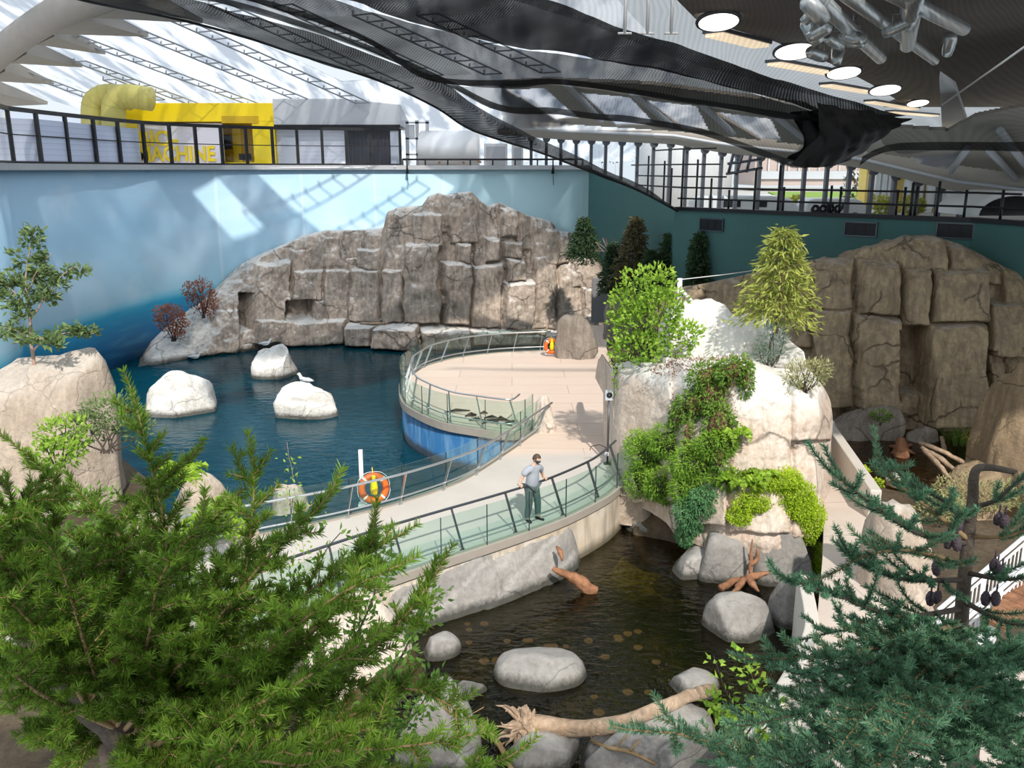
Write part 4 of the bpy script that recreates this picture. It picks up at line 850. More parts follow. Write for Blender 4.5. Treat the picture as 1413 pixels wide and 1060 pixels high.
# ------------------------------------------------------------------ roof: skylight bands between concrete ribs
Q0 = A(640, 170, 62); dr_ = np.array((.52, .974, -.23)); dr_ /= np.linalg.norm(dr_); er_ = np.array((dr_[1], -dr_[0], 0)); er_ /= np.linalg.norm(er_); nr_ = np.cross(dr_, er_); nr_ *= np.sign(nr_[2])
def Rf(px, py, off=0.0):
    r = ray(px, py); t = np.dot(Q0-nr_*off-np.array((0, 0, CH)), nr_)/np.dot(r, nr_); return np.array((0, 0, CH))+r*t
def skymat():
    t = MT('white translucent skylight'); n = t.noise(t.pos(), .5, 4); m_ = t.noise(t.mapv(t.pos(), (.9, .12, .3), (0, 0, -.5)), 1.3, 3)
    tl = t.n('ShaderNodeBsdfTranslucent', i_Color=t.mix(t.ramp(m_, [(.4, 0.0), (.6, 1.0)]), (.50, .54, .60), (.95, .97, 1.0))); tr = t.n('ShaderNodeBsdfTransparent', i_Color=(.97, .98, 1.0)); mxx = t.n('ShaderNodeMixShader', i_0=t.rng(m_, .4, .6, .25, .6))
    t.nt.links.new(tl.outputs[0], mxx.inputs[1]); t.nt.links.new(tr.outputs[0], mxx.inputs[2]); t.nt.nodes.remove(t.b); t.shader(mxx); return t.m
M['sky'] = skymat(); M['rib'] = plain('grey concrete rib', (.33, .31, .29), .8, 0, .1, 1); M['purlin'] = plain('grey purlin steel', (.30, .32, .35), .5, .2)
SD = np.array((-.22, 1.0, -.93))         # travel direction of the sunlight
O_ = Q0-dr_*46-er_*30
def roof_rect(px, py, Yw, du, dv):      # a rectangle of clear (open) roof panes whose sunbeam lands on that spot of the mural
    W = A(px, py, Yw); t = np.dot(W-Q0, nr_)/np.dot(SD, nr_); p = W-SD*t-O_; i, j = np.dot(p, dr_)/.5, np.dot(p, er_)/.5; return (round(i-du), round(i+du), round(j-dv), round(j+dv))
OPEN = [roof_rect(488, 268, 56.5, 9, 9), roof_rect(290, 252, 51.5, 3, 5)]
def open_cell(i, j): return any(a <= i < b and c <= j < d for a, b, c, d in OPEN)
V, F, idx = [], [], {}
def vid(i, j):
    if (i, j) not in idx: idx[(i, j)] = len(V); V.append(tuple(O_+dr_*i*.5+er_*j*.5))
    return idx[(i, j)]
for i in range(116):
    for j in range(96):
        c_ = O_+dr_*(i+.5)*.5+er_*(j+.5)*.5
        if c_[1] < 20 or c_[0] > 9 or c_[2] < 8.6 or open_cell(i, j): continue
        F.append((vid(i, j), vid(i+1, j), vid(i+1, j+1), vid(i, j+1)))
ce = ST(MB().add(V, F).build('ceiling', M['sky'])); so_ = ce.modifiers.new('thickness', 'SOLIDIFY'); so_.thickness = .05
k = 0
def fin(q, dep=.9):
    global k; k += 1; a = [Rf(*p, .05) for p in q]; b = [p-nr_*dep*w for p, w in zip(a, (1, 1, .25))]
    ST(MB().add([*a, *b], [(0, 1, 2), (5, 4, 3), (0, 3, 4, 1), (1, 4, 5, 2), (2, 5, 3, 0)]).build('trim_%d' % (8+k), M['rib']))
for q in (((118, 0), (72, 22), (205, 45)), ((76, 26), (52, 38), (146, 70)), ((38, 52), (16, 66), (114, 88)), ((8, 78), (-20, 92), (72, 112)), ((-10, 108), (-30, 132), (66, 140)), ((190, -25), (130, -2), (280, 26))): fin(q)
ar = [Rf(-40, 112, .6), Rf(-10, 82, .6), Rf(22, 55, .6), Rf(55, 32, .6), Rf(90, 12, .6), Rf(135, -6, .6), Rf(180, -22, .6)]
ST(MB().tube(smooth_path(ar, 4), .75, 10).build('trim_20', M['rib'], smooth=True))
def ladder(a, b, n, w=.55, first=None):
    global k; k += 1; mb = MB(); P = [Rf(a[0]+(b[0]-a[0])*q/n, a[1]+(b[1]-a[1])*q/n, .25) for q in range(n+1)]
    for sg in (-1, 1): mb.tube([p+er_*w*sg for p in P], .05, 5)
    for p in P: mb.tube([p-er_*w, p+er_*w], .04, 5); mb.tube([p-er_*w, p-er_*w+nr_*.25], .05, 4)
    ST(mb.build('trim_%d' % (20+k), M['purlin']))
for a, b, n in (((58, 34), (350, 144), 13), ((190, 44), (420, 139), 11), ((238, 24), (500, 142), 12), ((0, 88), (140, 140), 7), ((110, 85), (290, 152), 8), ((300, 5), (560, 122), 11), ((390, 7), (600, 104), 10), ((500, 20), (680, 102), 9), ((590, 20), (760, 100), 8), ((150, 110), (220, 138), 4)): ladder(a, b, n)
# right roof: beige underside with skylight trapezoids, rising from the ring beam towards the visitor
def R2(px, py, off=0.0):               # plane rising from the ring beam
    p0 = A(760, 170, 61.5); p1 = A(1413, 236, 44.5); u = p1-p0; s_ = np.array((-.25, -1, .16)); n = np.cross(u, s_); n /= np.linalg.norm(n); n *= np.sign(n[2]); r = ray(px, py); t = np.dot(p0-n*off-np.array((0, 0, CH)), n)/np.dot(r, n); return np.array((0, 0, CH))+r*t, n
def plate(name, q, mat, off, th=.08):
    a = [R2(*p, off)[0] for p in q]; n = R2(*q[0])[1]; m = len(q); V = a+[p+n*th for p in a]
    return MB().add(V, [tuple(range(m)), tuple(range(2*m-1, m-1, -1))]+[(i, m+i, m+(i+1) % m, (i+1) % m) for i in range(m)]).build(name, mat)
def inside(p, poly):
    c = False; n = len(poly)
    for i in range(n):
        (x0, y0), (x1, y1) = poly[i], poly[i-1]
        if (y0 > p[1]) != (y1 > p[1]) and p[0] < (x1-x0)*(p[1]-y0)/(y1-y0)+x0: c = not c
    return c
RP = [(700, 162), (780, 168), (950, 179), (1210, 207), (1413, 237), (1560, 258), (1700, 130), (1420, 140), (1345, 156), (1310, 176), (1160, 166), (1110, 140), (900, 112), (760, 106), (690, 110)]
SKY = [[(700, 120), (752, 118), (800, 160), (770, 160)], [(800, 124), (870, 130), (905, 168), (850, 170)], [(888, 134), (962, 142), (980, 178), (945, 176)], [(985, 150), (1065, 160), (1080, 192), (1050, 190)], [(1258, 213), (1330, 206), (1304, 233), (1272, 226)]]
V, F, idx = [], [], {}
def vr(i, j):
    if (i, j) not in idx: idx[(i, j)] = len(V); V.append(tuple(R2(690+i*2.5, 100+j*1.5)[0]))
    return idx[(i, j)]
for i in range(405):
    for j in range(110):
        c_ = (690+i*2.5+1.25, 100+j*1.5+.75)
        if inside(c_, RP) and not any(inside(c_, q) for q in SKY): F.append((vr(i, j), vr(i+1, j), vr(i+1, j+1), vr(i, j+1)))
cr2 = ST(MB().add(V, F).build('ceiling_right', M['beam'])); so_ = cr2.modifiers.new('thickness', 'SOLIDIFY'); so_.thickness = .15
for i, q in enumerate(SKY):
    m_ = np.mean(q, 0); ST(plate('window_%d' % (2+i), [tuple(m_+(np.array(p)-m_)*1.08) for p in q], M['sky'], .12))
for a, b in (((778, 112), (830, 166)), ((872, 128), (925, 172)), ((968, 144), (1012, 184)), ((1070, 160), (1110, 192)), ((1335, 205), (1312, 236)), ((1365, 207), (1405, 250)), ((1380, 180), (1440, 262))):
    p, n = R2(*a, .4); q, _ = R2(*b, .4); o = MB().tube([p, q], .16, 8); k += 1; ST(o.build('trim_%d' % (20+k), M['white_grey']))
# dark service ceiling over the visitor with skylight discs and strips made to glow
M['dark_ceiling'] = plain('brown grey ceiling concrete', (.16, .135, .115), .8, 0, .2, .5)
zc = 13.4
ST(MB().prism([(4.6, 27.4), (9.5, 26.6), (11.6, 11), (34, 11), (56, 40), (41, 76), (31, 76), (29.5, 69.5), (22, 56), (16.2, 46), (10.3, 37), (6.3, 32)], zc, zc+.3).build('ceiling_service', M['dark_ceiling']))  # its unseen front end is shaped to shade the brown cliff
st_ = MT('glowing skylight strip'); st_.P(Base_Color=(.8, .7, .5), Emission_Color=(1, .80, .56), Emission_Strength=1.5); M['strip'] = st_.m  # emission added: the strips stand for skylight bands lit from outside
glow = MT('lamp diffuser'); glow.P(Base_Color=(.9, .9, .88), Emission_Color=(1, .97, .92), Emission_Strength=3.5); glow = glow.m  # round skylights given a glow of their own instead of openings
def ceil(px, py, z=zc): return G(px, py, z)
l0 = None
labs = ('round glowing skylight nearest the top edge of the photo', 'second round glowing skylight from the top edge, the widest one', 'third round glowing skylight from the top edge in the receding row', 'fourth round glowing skylight from the top edge in the receding row', 'farthest and smallest round glowing skylight of the receding row')
for i, (x, y, w_) in enumerate(((992, 20, 54), (1098, 63, 54), (1165, 94, 44), (1222, 119, 40), (1267, 138, 28))):
    p = ceil(x, y); r = w_/2*p[1]/FOC/1.0; e = empty('round_skylight', (p[0], p[1], zc), labs[i], 'skylight', 'round skylights in the dark ceiling')
    Tm = Matrix.Rotation(-.28, 3, 'X'); MB().lathe([(0, -.06), (r*.94, -.06), (r*.94, .02), (0, .02)], (p[0], p[1], zc-.2), 28, Tm).build('diffuser', glow, e); MB().torus((p[0], p[1], zc-.2), r, .07, Tm, 28, 8).build('rim', M['dark_rail'], e, True)
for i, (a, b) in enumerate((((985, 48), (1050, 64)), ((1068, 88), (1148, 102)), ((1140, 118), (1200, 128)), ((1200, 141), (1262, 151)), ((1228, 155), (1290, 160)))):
    P, Q = ceil(*a, zc-.2), ceil(*b, zc-.2); d = (Q-P)/np.linalg.norm(Q-P); c_ = (P+Q)/2; ez = empty('skylight_strip', (c_[0], c_[1], zc), 'cream glowing skylight strip in the dark ceiling, ' + ('nearest to the top edge', 'second from the top edge', 'third from the top edge', 'fourth, level with the smallest round skylight', 'fifth, touching the gathered net', 'sixth, second lowest of the row', 'lowest of the row beside the gathered net')[i], 'skylight', 'skylight strips in the dark ceiling')
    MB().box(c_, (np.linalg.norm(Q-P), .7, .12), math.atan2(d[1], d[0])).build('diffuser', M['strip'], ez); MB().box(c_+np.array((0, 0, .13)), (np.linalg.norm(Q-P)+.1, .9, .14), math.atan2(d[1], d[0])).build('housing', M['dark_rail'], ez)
# stage lights and ducts hung under the service ceiling
R = rs(12); M['chrome'] = plain('bright galvanised metal', (.85, .90, .94), .3, .7)
def fixture(px, py, z, L, r, tilt, rz, label):
    p = ceil(px, py, z); e = empty('stage_light', p, label, 'stage light', 'stage lights under the dark ceiling')
    Mx = Matrix.Rotation(rz, 3, 'Z') @ Matrix.Rotation(tilt, 3, 'X')
    MB().lathe([(0, -L/2), (r*.8, -L/2), (r, -L*.2), (r, L*.35), (r*.6, L/2), (0, L/2)], p, 14, Mx).build('housing', M['chrome'], e, True)
    y = MB(); y.tube([p+np.array((r+.03, 0, 0)), p+np.array((r+.03, 0, .35)), p+np.array((-r-.03, 0, .35)), p+np.array((-r-.03, 0, 0))], .02, 5); y.tube([p+np.array((0, 0, .35)), (p[0], p[1], zc)], .025, 5); y.build('yoke', M['steel'], e, True)
for i in range(11): 
    x, y = 1140+R.uniform(-20, 180), R.uniform(4, 78); fixture(x, y, 12.45+R.uniform(-.15, .2), R.uniform(.7, 1.1), R.uniform(.16, .26), R.uniform(.4, 1.4), R.uniform(0, 6), 'silvery stage light in the cluster hanging under the dark ceiling, seen through the net')
for i, (a, b) in enumerate((((1160, -12), (1290, 84)), ((1222, -14), (1330, 40)), ((1118, -12), (1215, 80)), ((1262, -10), (1252, 62)))):
    o = MB().tube([ceil(*a, 12.75), ceil(*b, 12.75)], .18+.03*i, 12); tag(o.build('ventilation_pipe', M['chrome'], None, True), ('long silvery pipe crossing the stage light cluster', 'silvery pipe at the right of the stage light cluster', 'silvery pipe at the left of the stage light cluster', 'short silvery pipe in the middle of the stage lights')[i], 'pipe', 'silvery pipes under the dark ceiling')
for i, x in enumerate((862, 893, 926)):
    p = A(x, 46, 27); o = MB().tube([(p[0], p[1], 14.5), (p[0], p[1], p[2])], .05, 8); o.tube([(p[0]-.2, p[1], p[2]), (p[0]+.2, p[1], p[2])], .035, 6); tag(o.build('hanger_rod', M['white'], None, True), 'white hanger rod at the top edge, ' + ('left one', 'middle one', 'right one')[i] + ' of three', 'rod', 'white hanger rods')
o = MB(); q = [ceil(1296, 108, 11.6), ceil(1318, 122, 11.6), ceil(1336, 172, 11.6), ceil(1300, 178, 11.6)]; o.add([*q, *[p+np.array((0, 0, .25)) for p in q]], [(0, 1, 2, 3), (7, 6, 5, 4)]+[(i, 4+i, 4+(i+1) % 4, (i+1) % 4) for i in range(4)]); tag(o.build('reflector_sheet', M['white'], None), 'crumpled pale sheet hanging under the dark ceiling at right', 'sheet')
# ------------------------------------------------------------------ the dark safety net
def net(name, a, col=(.008, .009, .011)):
    t = MT(name); o = t.pos()
    w1 = t.n('ShaderNodeTexWave', wave_type='BANDS', bands_direction='DIAGONAL', i_Vector=o, i_Scale=4.6, i_Distortion=1.2, i_Detail=1.0, i_Detail_Scale=.4).outputs[1]
    n = t.noise(o, .35, 4); f = t.math('ADD', a, t.math('ADD', t.math('MULTIPLY', t.math('SUBTRACT', w1, .5), .08), t.math('MULTIPLY', t.math('SUBTRACT', n, .5), .35)))
    t.b.inputs['Base Color'].default_value = (*col, 1); t.P(Roughness=.8); t.b.inputs['Specular IOR Level'].default_value = .15; tr = t.n('ShaderNodeBsdfTransparent'); mx_ = t.n('ShaderNodeMixShader', i_0=t.n('ShaderNodeClamp', i_0=f, i_1=.02, i_2=.99).outputs[0])
    t.nt.links.new(tr.outputs[0], mx_.inputs[1]); t.nt.links.new(t.b.outputs[0], mx_.inputs[2]); t.shader(mx_); return t.m
M['net_thin'] = net('thin dark netting', .56); M['net_mid'] = net('doubled dark netting', .84); M['net_veil'] = net('open dark netting', .5); M['net_thick'] = net('bunched dark netting', .97); M['net_edge'] = net('rolled net edge', .9)
sn = empty('safety_net', A(900, 275, 41), 'huge dark sagging safety net hung under the roof over the whole exhibit', 'net')
_sh = lambda r: [(a, b, c+3.2*float(np.interp(a, [60, 240, 600, 800], [0, 1, 1, 0]))) for a, b, c in r]
Lw, Uw = None, None
def sheet(name, rows, mat, nu=64, nv=14, sag=.15, seed=0):
    rows = [resample(np.array([A(*p) for p in smooth_path(r, 5)]), .01 if False else max(.02, 0.5)) for r in rows]; L = []
    for r in rows:
        d = np.r_[0, np.cumsum(np.linalg.norm(np.diff(r, axis=0), axis=1))]; L.append(np.stack([np.interp(np.linspace(0, d[-1], nu), d, r[:, i]) for i in range(3)], 1))
    P = np.array([smooth_path([l[i] for l in L], max(2, nv//(len(L)-1))) for i in range(nu)]); n = P.shape[1]
    P = P+np.stack([0*P[..., 0], fbm(P*.5, seed)*.3, fbm(P*.45, seed+1)*sag], -1)
    i, j = np.meshgrid(np.arange(nu-1), np.arange(n-1), indexing='ij'); a = (i*n+j).ravel()
    return link(name, mesh_np(name, P.reshape(-1, 3), np.stack([a, a+1, a+n+1, a+n], 1), 4), mat, sn, True)
Lw = [(60, -16, 24), (126, 2, 25), (238, 24, 27), (340, 51, 29), (400, 71, 31), (470, 93, 32.5), (536, 116, 34), (604, 149, 36), (651, 179, 37.5), (740, 208, 39), (808, 234, 40.3), (880, 262, 41.2), (935, 291, 41.8)]
Uw = [(110, -24, 22), (204, -8, 23.5), (300, 6, 25), (400, 38, 27.5), (480, 62, 29.5), (540, 86, 31), (610, 112, 33), (660, 150, 35.5), (745, 192, 38), (812, 222, 39.8), (880, 253, 41), (935, 289, 41.7)]
Lw, Uw = _sh(Lw), _sh(Uw)
sheet('net_roll', [Lw, [(a, b, c-.8) for a, b, c in _sh([(85, -22, 23), (165, -4, 24.2), (270, 14, 26), (370, 44, 28.3), (440, 66, 30), (505, 90, 31.8), (570, 114, 33.5), (628, 140, 35.3), (698, 180, 37.6), (775, 214, 39.4), (845, 245, 40.7), (935, 290, 41.75)])], Uw], M['net_edge'], seed=1)
C2 = [(110, -24, 22), (300, 4, 25.5), (480, 60, 30), (604, 112, 34), (689, 153, 36.5), (760, 157, 37), (824, 166, 37.4), (880, 171, 37.6), (973, 188, 37.8), (1060, 218, 37.8), (1100, 231, 37.6), (1147, 226, 37.2)]
F3 = [(160, -24, 22), (330, -2, 25), (498, 55, 29.5), (590, 110, 33), (705, 119, 35), (767, 116, 35.6), (880, 132, 36.4), (1000, 150, 37), (1078, 163, 37.4), (1140, 172, 37.6)]
S2 = [(330, -24, 23), (450, -4, 25), (560, 28, 28), (680, 58, 31), (800, 78, 33.5), (880, 90, 34.8), (973, 112, 36), (1080, 140, 37), (1165, 168, 37.8)]
S1 = [(520, -26, 24), (610, -24, 25.5), (700, -16, 27.5), (780, 4, 29.5), (850, 34, 31.8), (920, 58, 33.6), (990, 82, 35), (1120, 124, 36.8), (1250, 158, 37.8)]
sheet('net_panel', [C2, [(a, b-9, c-1.2) for a, b, c in C2]], M['net_edge'], seed=2, sag=.05)
sheet('net_panel', [C2, F3], M['net_thin'], seed=3); sheet('net_panel', [F3, [(a, b-8, c-.8) for a, b, c in F3]], M['net_edge'], seed=4, sag=.05); sheet('net_panel', [F3, S2], M['net_mid'], seed=5); sheet('net_panel', [S2, S1], M['net_thick'], seed=6)
sheet('net_panel', [[(690, -2, 23), (800, 30, 23.5), (920, 76, 24), (1060, 118, 25), (1190, 150, 26.5), (1225, 207, 27), (1300, 208, 25), (1440, 209, 22)], [(720, -16, 23), (850, -6, 23), (980, 20, 23.2), (1110, 52, 23.5), (1220, 92, 24), (1290, 120, 24), (1350, 130, 23.5), (1440, 130, 23)], [(740, -34, 23), (860, -30, 23), (1000, -30, 23), (1150, -30, 23), (1250, -30, 23), (1320, -30, 23), (1380, -30, 23), (1450, -30, 23)]], M['net_veil'], seed=7, nv=24)
sheet('net_roll', [[(1186, 229, 28), (1225, 208, 27), (1300, 208, 25), (1440, 209, 22)], [(1190, 216, 27.6), (1228, 198, 26.6), (1300, 196, 24.7), (1440, 196, 21.7)]], M['net_mid'], seed=8, sag=.04)
M['net_black'] = plain('matted black netting', (.008, .008, .009), .8)
def pleats(rows, seed):
    o = sheet('gathered_bundle', rows, M['net_black'], nu=90, nv=24, sag=.2, seed=seed); n = len(o.data.vertices); v = np.empty(n*3, np.float32); o.data.vertices.foreach_get('co', v); v = v.reshape(-1, 3)
    v[:, 1] += (np.sin(v[:, 0]*9+v[:, 2]*3)*.18+fbm(v*1.5, seed)*.3).astype(np.float32); o.data.vertices.foreach_set('co', v.ravel()); o.data.update()
pleats([[(1125, 144, 36), (1160, 148, 36), (1200, 154, 36), (1256, 161, 36)], [(1130, 182, 34.8), (1158, 184, 34), (1195, 182, 34), (1232, 178, 35)], [(1092, 226, 36), (1112, 233, 35.5), (1150, 231, 35.5), (1188, 214, 36)]], 3)
pleats([[(1090, 152, 37.5), (1150, 150, 37.5), (1240, 166, 37.5)], [(1110, 200, 37), (1150, 205, 37), (1200, 196, 37)], [(1080, 222, 37.5), (1120, 228, 37.3), (1180, 216, 37.5)]], 8)
MB().tube([p+np.array((0, 0, -.02)) for p in resample(np.array([A(*q) for q in smooth_path(Lw, 4)]), .4)], .045, 6).build('edge_cable', M['black'], sn, True)
MB().tube([A(1300, 145, 21), A(1440, 46, 16)], .02, 5).build('stay_cable', M['steel'], sn, True)
# ------------------------------------------------------------------ scaffold rail along the green wall
wgp = [np.array(p[:2]) for p in wg]
def on_green(px, off=0.0, z=6.7):
    P = np.array(resample(wgp, .1)); q = P[:, 0]/(P[:, 1]*math.cos(PITCH)+(CH-z)*math.sin(PITCH))*FOC+706.5; return np.array((np.interp(px, q, P[:, 0]), np.interp(px, q, P[:, 1])+off))
e = empty('scaffold_railing', (*on_green(1100), 6.66), 'dark scaffold pole railing along the top of the green wall', 'railing')
for z in (7.05, 7.55): MB().tube([(*on_green(x), z) for x in range(880 if z > 7.2 else 935, 1420, 15)], .045, 6).build('rail', M['black'], e, True)
for x, y in ((893, 215), (915, 222), (925, 232), (940, 205), (960, 220), (980, 246), (1005, 262), (1040, 232), (1073, 228), (1080, 258), (1145, 256), (1158, 258), (1236, 262), (1246, 258), (1256, 252), (1262, 258), (1292, 250), (1330, 262), (1380, 262)):
    p = on_green(x); MB().tube([(*p, 6.6), (*p, A(x, y, p[1])[2])], .05, 6).build('pole', M['black'], e, True)
for z, x0, x1 in ((8.6, 870, 1000), (9.3, 900, 985), (8.05, 880, 1010)): MB().tube([(*on_green(x), z) for x in range(x0, x1, 12)], .04, 6).build('cross_pole', M['black'], e, True)
o = MB()
for a, b in (((1012, 212), (1005, 240)), ((1024, 214), (1016, 242)), ((1036, 214), (1030, 238)), ((1002, 240), (1052, 232)), ((1004, 226), (1050, 220))): o.tube([A(*a, 40), A(*b, 40)], .07, 6)
tag(o.build('hanging_ladder_frame', M['dark_rail'], None, True), 'dark slanted ladder frame hanging beside the gathered net', 'frame')
# ------------------------------------------------------------------ outside the windows
ST(MB().prism([(5, 56), (21, 43), (24, 33), (90, 30), (140, 160), (0, 160)], 4.9, 5.25).build('ground_outside', plain('outdoor paving', (.50, .47, .44), .8)))
o = MB().prism([A(1085, 262, 90)[:2], A(1230, 262, 90)[:2], A(1260, 262, 120)[:2], A(1060, 262, 120)[:2]], 5.25, 5.4).build('lawn', plain('mown lawn', (.22, .34, .05), .9, 0, .3, .6)); tag(o, 'strip of green lawn outside the windows', 'lawn', kind='stuff')
for x0, x1, lab in ((878, 1008, 'tall white storage cylinder outside the windows'),):
    c = A((x0+x1)/2, 250, 70); o = MB().lathe([(3.7, -3.36), (3.7, 3.6), (3.3, 4.2), (0, 4.6)], (c[0], c[1], 8.6), 36).build('storage_tank', M['white'], None, True); tag(o, lab, 'tank')
def building(name, quad, Y, dep, mat, label):
    o = slab(name, quad, Y, dep, mat); tag(o, label, 'building'); return o
b = building('far_building', (1040, 1260, 212, 256), 130, 12, plain('dusty pink cladding', (.50, .40, .37), .8), 'long low pinkish building beyond the lawn outside')
for k_ in range(14): slab('truss_bar', (1046+k_*14, 1049+k_*14, 208, 236), 129.5, .3, M['white'], b)
slab('window_band', (1050, 1240, 236, 247), 129.6, .3, M['white_grey'], b)
yb_ = building('yellow_building', (1190, 1342, 205, 304), 66, 1.5, plain('yellow facade', (.95, .68, .16), .7), 'yellow fronted building with white columns outside the right windows')
for x in (1210, 1219, 1228, 1252, 1284, 1312, 1322, 1331): slab('column', (x, x+3, 210, 304), 65.4, .4, M['white'], yb_)
dbp = plain('dark blue panes', (.12, .16, .22), .2)
for x in (1256, 1288):
    w_ = slab('window', (x, x+17, 226, 288), 65.8, .15, dbp, yb_)
    for q in (0, 8, 15.5): slab('glazing_bar', (x+q, x+q+1.4, 226, 288), 65.7, .1, M['white'], w_)
def veh(quad, Y, label, name='white_van'):
    x0, x1, y0, y1 = quad; e = empty(name, A((x0+x1)/2, y1, Y), label, 'vehicle'); a, b = A(x0, y1, Y), A(x1, y0, Y); w, h = b[0]-a[0], b[2]-a[2]
    pr = [(-.5, .05), (-.5, .75), (-.46, .95), (-.38, 1.0), (.28, 1.0), (.40, .86), (.49, .5), (.5, .05)]; m = MB(); n = len(pr)
    V = [((a[0]+b[0])/2+p*w, Y+d, a[2]+q*h) for d in (0, 2.2) for p, q in pr]; m.add(V, [tuple(range(n)), tuple(range(2*n-1, n-1, -1))]+[(i, n+i, n+(i+1) % n, (i+1) % n) for i in range(n)]); m.build('body', M['white'], e, bevel=.12)
    MB().box((a[0]+w*.35, Y-.02, a[2]+h*.62), (w*.16, .06, h*.3)).build('window', M['black'], e); MB().box((a[0]+w*.62, Y-.02, a[2]+h*.62), (w*.12, .06, h*.3)).build('window', M['black'], e)
    for q in (.2, .78): MB().lathe([(0, -.15), (h*.2, -.15), (h*.2, .15), (0, .15)], (a[0]+w*q, Y-.05, a[2]+h*.12), 18, Matrix.Rotation(math.pi/2, 3, 'X')).build('wheel', M['black'], e, True)
veh((958, 1106, 270, 300), 58, 'long white van parked right outside the window, left of the four dark spotlights'); veh((1112, 1200, 274, 302), 57, 'white van parked outside behind the four dark spotlights')
pv_ = None
for i in range(4):
    p = on_green(1130+i*10.5, .55); p = np.array((p[0], p[1], A(1130, 289, p[1])[2])); e = empty('spotlight', p, ('leftmost', 'second from left', 'third from left', 'rightmost')[i]+' of the four dark spotlights on the green wall top', 'spotlight', 'four spotlights on the green wall')
    Mx = Matrix.Rotation(math.pi/2-.25, 3, 'X'); MB().lathe([(0, -.28), (.10, -.28), (.13, -.1), (.17, .16), (.15, .17), (0, .10)], p, 16, Mx).build('housing', M['black'], e, True); MB().lathe([(0, .12), (.14, .13), (0, .135)], p, 16, Mx).build('lens', M['white_grey'], e, True); MB().tube([p-np.array((0, 0, .1)), (p[0], p[1], 6.6)], .03, 6).build('bracket', M['black'], e, True)
e = empty('vaulted_canopy', A(1385, 298, 36), 'white arched canopy with dark inside at the right end of the green wall', 'canopy')
c = A(1392, 300, 36)
for nm, r0, mat, dy in (('shell', 1.5, M['white'], 0), ('dark_inside', 1.2, M['black'], -.06)):
    o = MB(); n = 24; V = []
    for q in range(n+1):
        an = math.pi*q/n; 
        for d in (dy, 3.0+dy): V.append((c[0]+.2-1.55*r0/1.5*math.cos(an)*1.15, c[1]+d, 6.55+.98*r0/1.5*math.sin(an)))
    o.add(V, [(2*i, 2*i+1, 2*i+3, 2*i+2) for i in range(n)]+[tuple(range(0, 2*n+2, 2)), tuple(range(2*n+1, 0, -2))]); o.build(nm, mat, e, True)
# ------------------------------------------------------------------ the visitor at the railing
hd = offset_path(np.array(rim_r)[:, :2], -.42)
def hand_on(px):
    P = resample(hd, .02); q = P[:, 0]/(P[:, 1]*math.cos(PITCH)+(CH-.95)*math.sin(PITCH))*FOC+706.5; i = int(np.argmin(abs(q-px))); return Vector((P[i][0], P[i][1], .985))
Fd = Vector((.62, -.785, 0)).normalized(); Ld = Vector((-Fd.y, Fd.x, 0)); hR, hL = hand_on(717), hand_on(751)
g0 = G(734, 718, 0); base = Vector((g0[0], g0[1], 0))
mid = (hR+hL)/2
pe = empty('person', base, 'person in grey blue polo shirt, teal grey trousers and dark mask leaning on the railing', 'person')
def L(f, l, z): return base+Fd*f+Ld*l+Vector((0, 0, z))
def skin(name, verts, edges, radii, mat, sub=2, root=0):
    me = bpy.data.meshes.new(name); ob = pe.location; me.from_pydata([tuple(v-ob) for v in verts], edges, []); o = bpy.data.objects.new(name, me); C.objects.link(o); o.parent = pe; me.materials.append(mat)
    s_ = o.modifiers.new('skin', 'SKIN'); s_.use_smooth_shade = True; s_.branch_smoothing = .6
    sv = me.skin_vertices[0].data if me.skin_vertices else None
    if sv is None:
        bm = bmesh.new(); bm.from_mesh(me); bm.verts.layers.skin.verify(); bm.to_mesh(me); bm.free(); sv = me.skin_vertices[0].data
    for i, r in enumerate(radii): sv[i].radius = r if isinstance(r, tuple) else (r, r); sv[i].use_root = (i == root)
    q = o.modifiers.new('sub', 'SUBSURF'); q.levels = sub; q.render_levels = sub; return o
skm = plain('skin tone', (.62, .40, .29), .55, 0, .06); shm = plain('grey blue polo cotton', (.36, .39, .45), .85, 0, .1, 12); trm = plain('teal grey trouser cloth', (.085, .12, .125), .85, 0, .15, 12)
pel = L(-.02, 0, .93); wa = L(.0, 0, 1.08); ch = L(.04, 0, 1.27); ck = L(.06, 0, 1.42); nk = L(.085, .01, 1.50); hdc = L(.12, .03, 1.60)
shR, shL = L(.05, -.19, 1.39), L(.05, .19, 1.39)
def elbow(s_, h, out): 
    m = (s_+h)/2; return m+Ld*out-Fd*.09+Vector((0, 0, -.05))
wR, wL = hR+Vector((0, 0, .035))-Fd*.04, hL+Vector((0, 0, .035))-Fd*.04; eR, eL = elbow(shR, wR, -.02)+Fd*.05, elbow(shL, wL, .04)+Fd*.05
hipR, hipL = L(-.02, -.095, .88), L(-.02, .095, .88); knR, knL = L(.03, -.11, .49), L(.06, .13, .49); anR, anL = L(-.03, -.13, .09), L(.03, .16, .09); toR, toL = L(.12, -.15, .03), L(.19, .20, .03)
V = [pel, wa, ch, ck, nk, hdc, shR, eR, wR, shL, eL, wL, hipR, knR, anR, toR, hipL, knL, anL, toL]
E_ = [(0, 1), (1, 2), (2, 3), (3, 4), (4, 5), (3, 6), (6, 7), (7, 8), (3, 9), (9, 10), (10, 11), (0, 12), (12, 13), (13, 14), (14, 15), (0, 16), (16, 17), (17, 18), (18, 19)]
skin('body', V, E_, [(.14, .10), (.13, .10), (.14, .10), (.09, .08), .052, .06, .05, .042, .028, .05, .042, .028, .085, .06, .04, .03, .085, .06, .04, .03], skm)
uR, uL = shR.lerp(eR, .75), shL.lerp(eL, .75)
